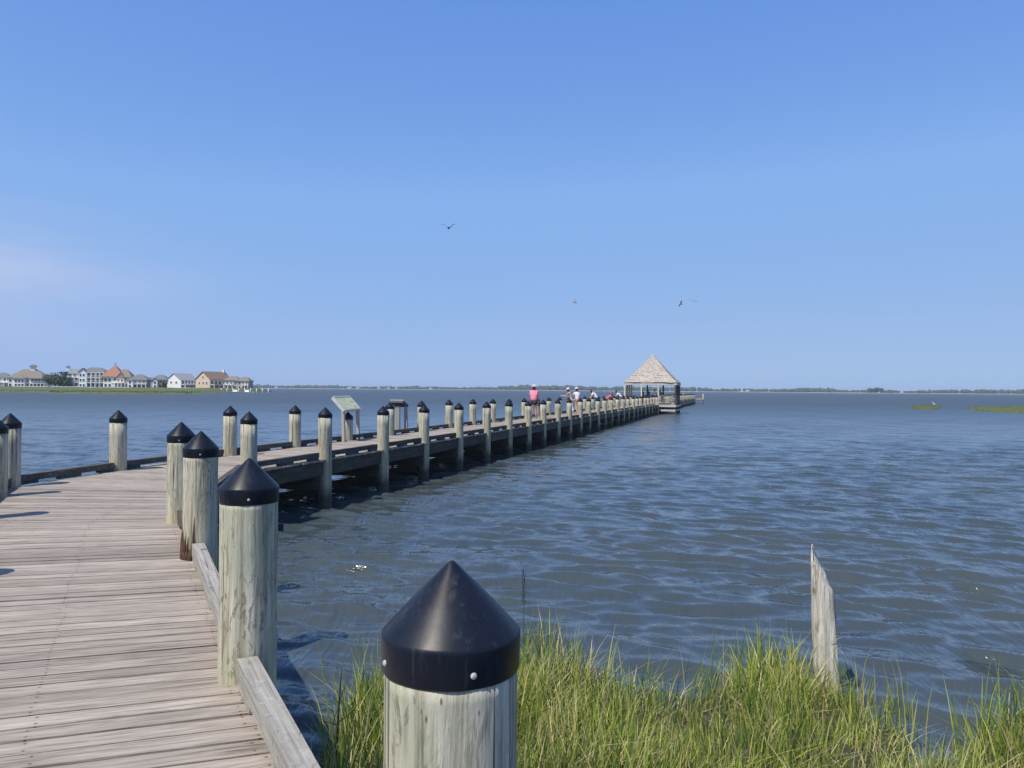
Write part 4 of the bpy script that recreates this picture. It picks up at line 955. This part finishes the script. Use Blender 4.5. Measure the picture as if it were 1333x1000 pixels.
# 4 terracotta pyramid roof with tan gabled wing
h = House(146.5, 'house with a tall terracotta pyramid roof and cream walls'); h.walls(-4.6, 4.4, 0, 9, 6.2, 'wcream'); h.roof(hip, 'rterra', -4.6, 4.4, 0, 9, 6.2, 6.2, .15, .9, 1)
h.wins((-3.4, -1.4), (1.6, 4.4), 1.0, 1.5, 0); h.wins((1., 2.8), (4.5,), 1.1, 1.5, 0); h.balcony(-.2, 4.4, -2.2, -.02, 3.0, cols=4)
c = MB(); c.box((-.1, 4.5, 13.0), (.35, .35, .9)); c.build('finial', M['rgrey'], h.t)
h = House(159, 'beige house with steep tan roof joined to the terracotta one'); h.walls(-4, 3.6, 2, 10, 6.0, 'wbeige'); h.roof(hip, 'rtan', -4, 3.6, 2, 10, 6.0, 4.2, 1.0); h.walls(-3, .8, .4, 2, 5.6, 'wbeige', gab=2.4, gax=1); h.roof(gable, 'rtan', -3, .8, .4, 3, 5.6, 2.4, ax=1)
h.wins((-2, -.3), (1.5, 4.2), .9, 1.4, .4); h.wins((2.2,), (1.5, 4.2), 1, 1.4, 2); h.wins((4, 6, 8), (1.6, 4.2), 1, 1.3, 3.6, 1); h.balcony(-3.4, 3.6, -1.8, .38, 2.9, cols=5)
# 5, 6 grey hip houses
h = House(179, 'grey house with a dark hip roof behind a white porch'); h.walls(-4.6, 4.6, 0, 9, 4.6, 'wgrey'); h.roof(hip, 'rgrey', -4.6, 4.6, 0, 9, 4.6, 2.9, 1.2); h.walls(-4.6, -2.2, -1.2, 0, 4.4, 'wwhite'); h.roof(hip, 'rgrey', -4.6, -2.2, -1.2, .8, 4.4, 1., .3, .3); h.wins((-3.4,), (1.4, 3.3), 1.0, 1.2, -1.2); h.wins((-1, 1, 3), (1.3, 3.4), 1.2, 1.3, 0); h.balcony(-2, 4.6, -1.9, -.02, 2.4, cols=4)
h = House(193, 'small taupe house tucked between two dark roofed houses', d=412); h.walls(-2.6, 2.6, 0, 8, 3.8, 'wtaupe'); h.roof(gable, 'rgrey', -2.6, 2.6, 0, 8, 3.8, 1.9, ax=1); h.wins((-1.2, 1.2), (1.2, 3.0), .9, 1.1, 0)
h = House(207, 'grey gabled house with a cream bay, left of the big white gable'); h.walls(-4.2, 3.6, 0, 9, 4.8, 'wgrey'); h.roof(hip, 'rgrey', -4.2, 3.6, 0, 9, 4.8, 2.6, 1); h.walls(-2.9, -.6, -1., 0, 4.2, 'wcream', gab=1.2, gax=1); h.roof(gable, 'rgrey', -2.9, -.6, -1, 2, 4.2, 1.2, ax=1); h.wins((-1.75,), (1.3, 3.2), 1., 1.2, -1); h.wins((.6, 2.4), (1.3, 3.5), 1.1, 1.3, 0)
tree((D*(213-666.5)/1000*.99, D*.99, 1.3), 4.2, 3.2, 'small dark shrubby tree beside the grey gabled house', 8, 400, .35)
# 7 white gable end with long porch wing
h = House(226, 'white house with a bare gable end and light grey porch wing', R(-36)); h.walls(-4.4, 4.2, 0, 14, 4.6, 'wwhite', gab=3.4, gax=1); h.roof(gable, 'rlight', -4.4, 4.2, 0, 14, 4.6, 3.4, ax=1); h.wins((-1.5, 1.5), (3.4,), .8, 1.1, 0)
h.wins((1.6, 4.2, 6.8, 9.4, 12), (3.4,), 1.4, 1.5, 4.2, 1, 'screen'); h.wins((1.6, 4.2, 6.8, 9.4, 12), (1.0,), 1.3, 1.5, 4.2, 1, 'screen')
c = MB(); c.box((5.5, 7, 2.2), (2.6, 13.8, .22)); o = c.build('balcony', M['trim'], h.t)
for y in (.4, 3.6, 6.9, 10.2, 13.4): c = MB(); c.box((6.6, y, .6), (.3, .3, 2.96)); c.build('column', M['trim'], o)
c = MB(); c.box((6.7, 7, 3.2), (.1, 13.6, .1))
for i in range(16): c.box((6.7, .3+13.4*i/15, 2.74), (.08, .08, .82))
c.build('railing', M['trim'], o)
# 8 peach house with orange brown roof
h = House(264, 'peach gable end house with orange brown roof and white chimney', R(-40)); h.walls(-4.6, 4.4, 0, 17, 5.2, 'wpeach', gab=3.8, gax=1); r_ = h.roof(gable, 'rbrown', -4.6, 4.4, 0, 17, 5.2, 3.8, ax=1); h.chimney(r_, .0, 16, 7.5, 10.4)
h.wins((-2.2, .2, 2.4), (3.2,), .8, 1.2, 0); h.wins((0,), (6.2,), .8, 1.0, 0); h.wins((1.6, 4.6, 7.6, 10.6, 13.6), (3.5,), 1.6, 1.6, 4.4, 1, 'pane'); h.wins((1.6, 4.6, 7.6, 10.6, 13.6), (1.0,), 1.5, 1.5, 4.4, 1, 'screen')
c = MB(); c.box((5.7, 8.6, 2.3), (2.4, 16.6, .22)); o = c.build('balcony', M['trim'], h.t)
for y in (.6, 4.6, 8.6, 12.6, 16.4): c = MB(); c.box((6.7, y, .6), (.3, .3, 3.16)); c.build('column', M['trim'], o)
# 9, 10 taupe houses at the end
h = House(301, 'taupe hip roofed house behind the peach house'); h.walls(-3.6, 3.6, 0, 9, 4.8, 'wtaupe'); h.roof(hip, 'rtan', -3.6, 3.6, 0, 9, 4.8, 2.2, 1.4); h.wins((-2, 0, 2), (1.2, 3.4), 1., 1.3, 0); h.balcony(-3.6, 1, -1.8, -.02, 2.3, 'trim', cols=3)
h = House(316, 'last taupe brown house with a clipped roof at the point'); h.walls(-3.2, 3.0, 0, 8, 4.4, 'wtaupe'); h.roof(hip, 'rtan', -3.2, 3.0, 0, 8, 4.4, 2.2, 1.3); h.wins((-1.6, .2, 1.9), (1.1, 3.2), .9, 1.2, 0); h.balcony(-.5, 3, -1.6, -.02, 2.2, cols=3)
# garden fence, bulkhead and dock in front of them
def fence(x0, x1, d, label, hgt=1.1):
    a = Vector((d*(x0-666.5)/1000, d, 1.2)); b = Vector((d*(x1-666.5)/1000, d, 1.2)); t = thing('fence', a, label, 'fence'); L = b.x-a.x; n = max(2, int(L/2.4)); c = MB()
    c.bar((0, 0, hgt), (L, 0, hgt), .08, .12); c.bar((0, 0, hgt*.45), (L, 0, hgt*.45), .06, .12)
    for i in range(int(L/.45)): c.box((i*.45+.2, -.07, hgt*.55), (.14, .04, hgt*.95))
    c.build('rails', M['trim'], t); c = MB()
    for i in range(n+1): c.box((L*i/n, .1, hgt*.4), (.14, .14, hgt*1.6))
    c.build('posts', M['trim'], t)
fence(18, 62, 388, 'white fence in front of the cupola house'); fence(66, 108, 388, 'white fence below the tree and the porch house'); fence(112, 168, 386, 'white fence before the terracotta roofed house', .9); fence(232, 258, 388, 'white fence below the white gable house', .9)
a = gpf(292, 366); t = thing('dock', (a[0], a[1], .9), 'low dark dock with white rails at the tip of the peninsula', 'dock')
c = MB(); c.box((10, 0, 0), (24, 3, .3)); c.build('deck', M['curb_dark'], t)
for i in range(9): c = MB(); c.lathe([(.16, -1.6), (.16, 1.2)], 8, (-1+i*2.8, -1.4, 0)); c.build('post', M['trim'], t)
def boat(px, d, L, label, zc=0., yaw=0., grp=None):
    t = thing('motorboat', (d*(px-666.5)/1000, d, zc), label, 'boat', grp, yaw); mb = MB(); secs = []
    for f, w_, z0 in ((-.5, .16, -.1), (-.2, .19, -.2), (.15, .17, -.2), (.36, .09, -.05), (.5, .005, .25)):
        secs.append([(f*L, -w_*L, .55+.25*max(0, f)), (f*L, -w_*L*.5, z0), (f*L, w_*L*.5, z0), (f*L, w_*L, .55+.25*max(0, f))])
    for s_ in secs: mb.v += s_
    for j in range(4):
        for k in range(4): k2 = (k+1) % 4; mb.face([j*4+k, j*4+k2, (j+1)*4+k2, (j+1)*4+k], [(0, 0)]*4)
    mb.face([3, 2, 1, 0], [(0, 0)]*4); mb.build('hull', M['trim'], t)
    c = MB(); c.box((.02*L, 0, 1.0), (.28*L, .2*L, .9)); c.build('cabin', M['trim'], t); c = MB(); c.box((.165*L, 0, 1.2), (.02*L, .18*L, .4)); c.build('windscreen', M['pane'], t)
boat(306, 356, 7.5, 'white motorboat moored before the taupe houses', yaw=R(8)); boat(322, 352, 6.5, 'white motorboat at the point, right of the other', yaw=R(-5)); boat(275, 360, 6, 'small white motorboat below the peach house', yaw=R(5))
# specks of houses along the far shore, two dark pines
def speck(px, d, w_, hgt, label, rm='rlight', wm='wbeige'):
    w_ *= .62; hgt *= .8
    y = d; x = d*(px-666.5)/1000; t = thing('house', (x, y, .8), label, 'house', 'far white houses across the bay', 0)
    c = MB(); c.box((0, 0, hgt*.3), (w_, 9, hgt*.6)); c.build('wall', M[wm], t); c = MB(); gable(c, -w_/2, w_/2, -4.5, 4.5, hgt*.6, hgt*.4); c.build('roof', M[rm], t)
for px, w_, hh_, lb in ((360, 12, 5, 'tiny pale house on the far shore above the sign-side curb, first right of the peninsula'), (455, 16, 6, 'broad pale house on the far shore just right of the slanted map board'), (466, 14, 4.5, 'low pale house on the far shore between the map board and the second board'), (493, 9, 5, 'pale house on the far shore above the second information board, leftmost of three'), (506, 10, 5, 'pale house on the far shore above the second information board, middle of three'), (516, 10, 4.5, 'pale house on the far shore above the second information board, rightmost of three'), (561, 11, 5, 'lone pale house on the far shore above the pilings left of the pink shirt'), (973, 9, 5, 'lone pale house on the far shore right of the pier end')):
    Yf = np.interp(px, [340, 666, 960, 1330], [2090, 1975, 1560, 1300])-4; speck(px, Yf, w_, hh_, lb)
for px, hh_, sd in ((1134, 8.5, 41), (1140, 9, 42), (1146, 9.5, 43)):
    d = 1330; tree((d*(px-666.5)/1000, d, .8), hh_, 11, ('dark tree standing out on the right far shore, %s of three' % {1134: 'leftmost', 1140: 'middle', 1146: 'rightmost'}[px]), sd, 500, .9, 'dark trees on the right far shore')
land('far_spit', [(560, 1325), (640, 1322), (680, 1345), (600, 1360)], .8, 5, M['farland'], 'thin spit of land under the dark trees', 5.)
# ------------------------------------------------------------------ haze
bm = bmesh.new(); bmesh.ops.create_cube(bm, size=1); me = bpy.data.meshes.new('haze'); bm.to_mesh(me); bm.free()
hz = link('haze', me); hz.scale = (7400, 7600, 27.5); hz.location = (0, 0, 27.5/2-2.2); tag(hz, 'thin pale sea haze over the bay', 'haze', None, 'stuff')
m = bpy.data.materials.new('sea_haze'); m.use_nodes = True; m.node_tree.nodes.clear(); v = m.node_tree.nodes.new('ShaderNodeVolumePrincipled'); v.inputs['Density'].default_value = .00019; v.inputs['Color'].default_value = (.66, .80, 1, 1); v.inputs['Anisotropy'].default_value = 0
oo = m.node_tree.nodes.new('ShaderNodeOutputMaterial'); m.node_tree.links.new(v.outputs[0], oo.inputs['Volume']); me.materials.append(m)
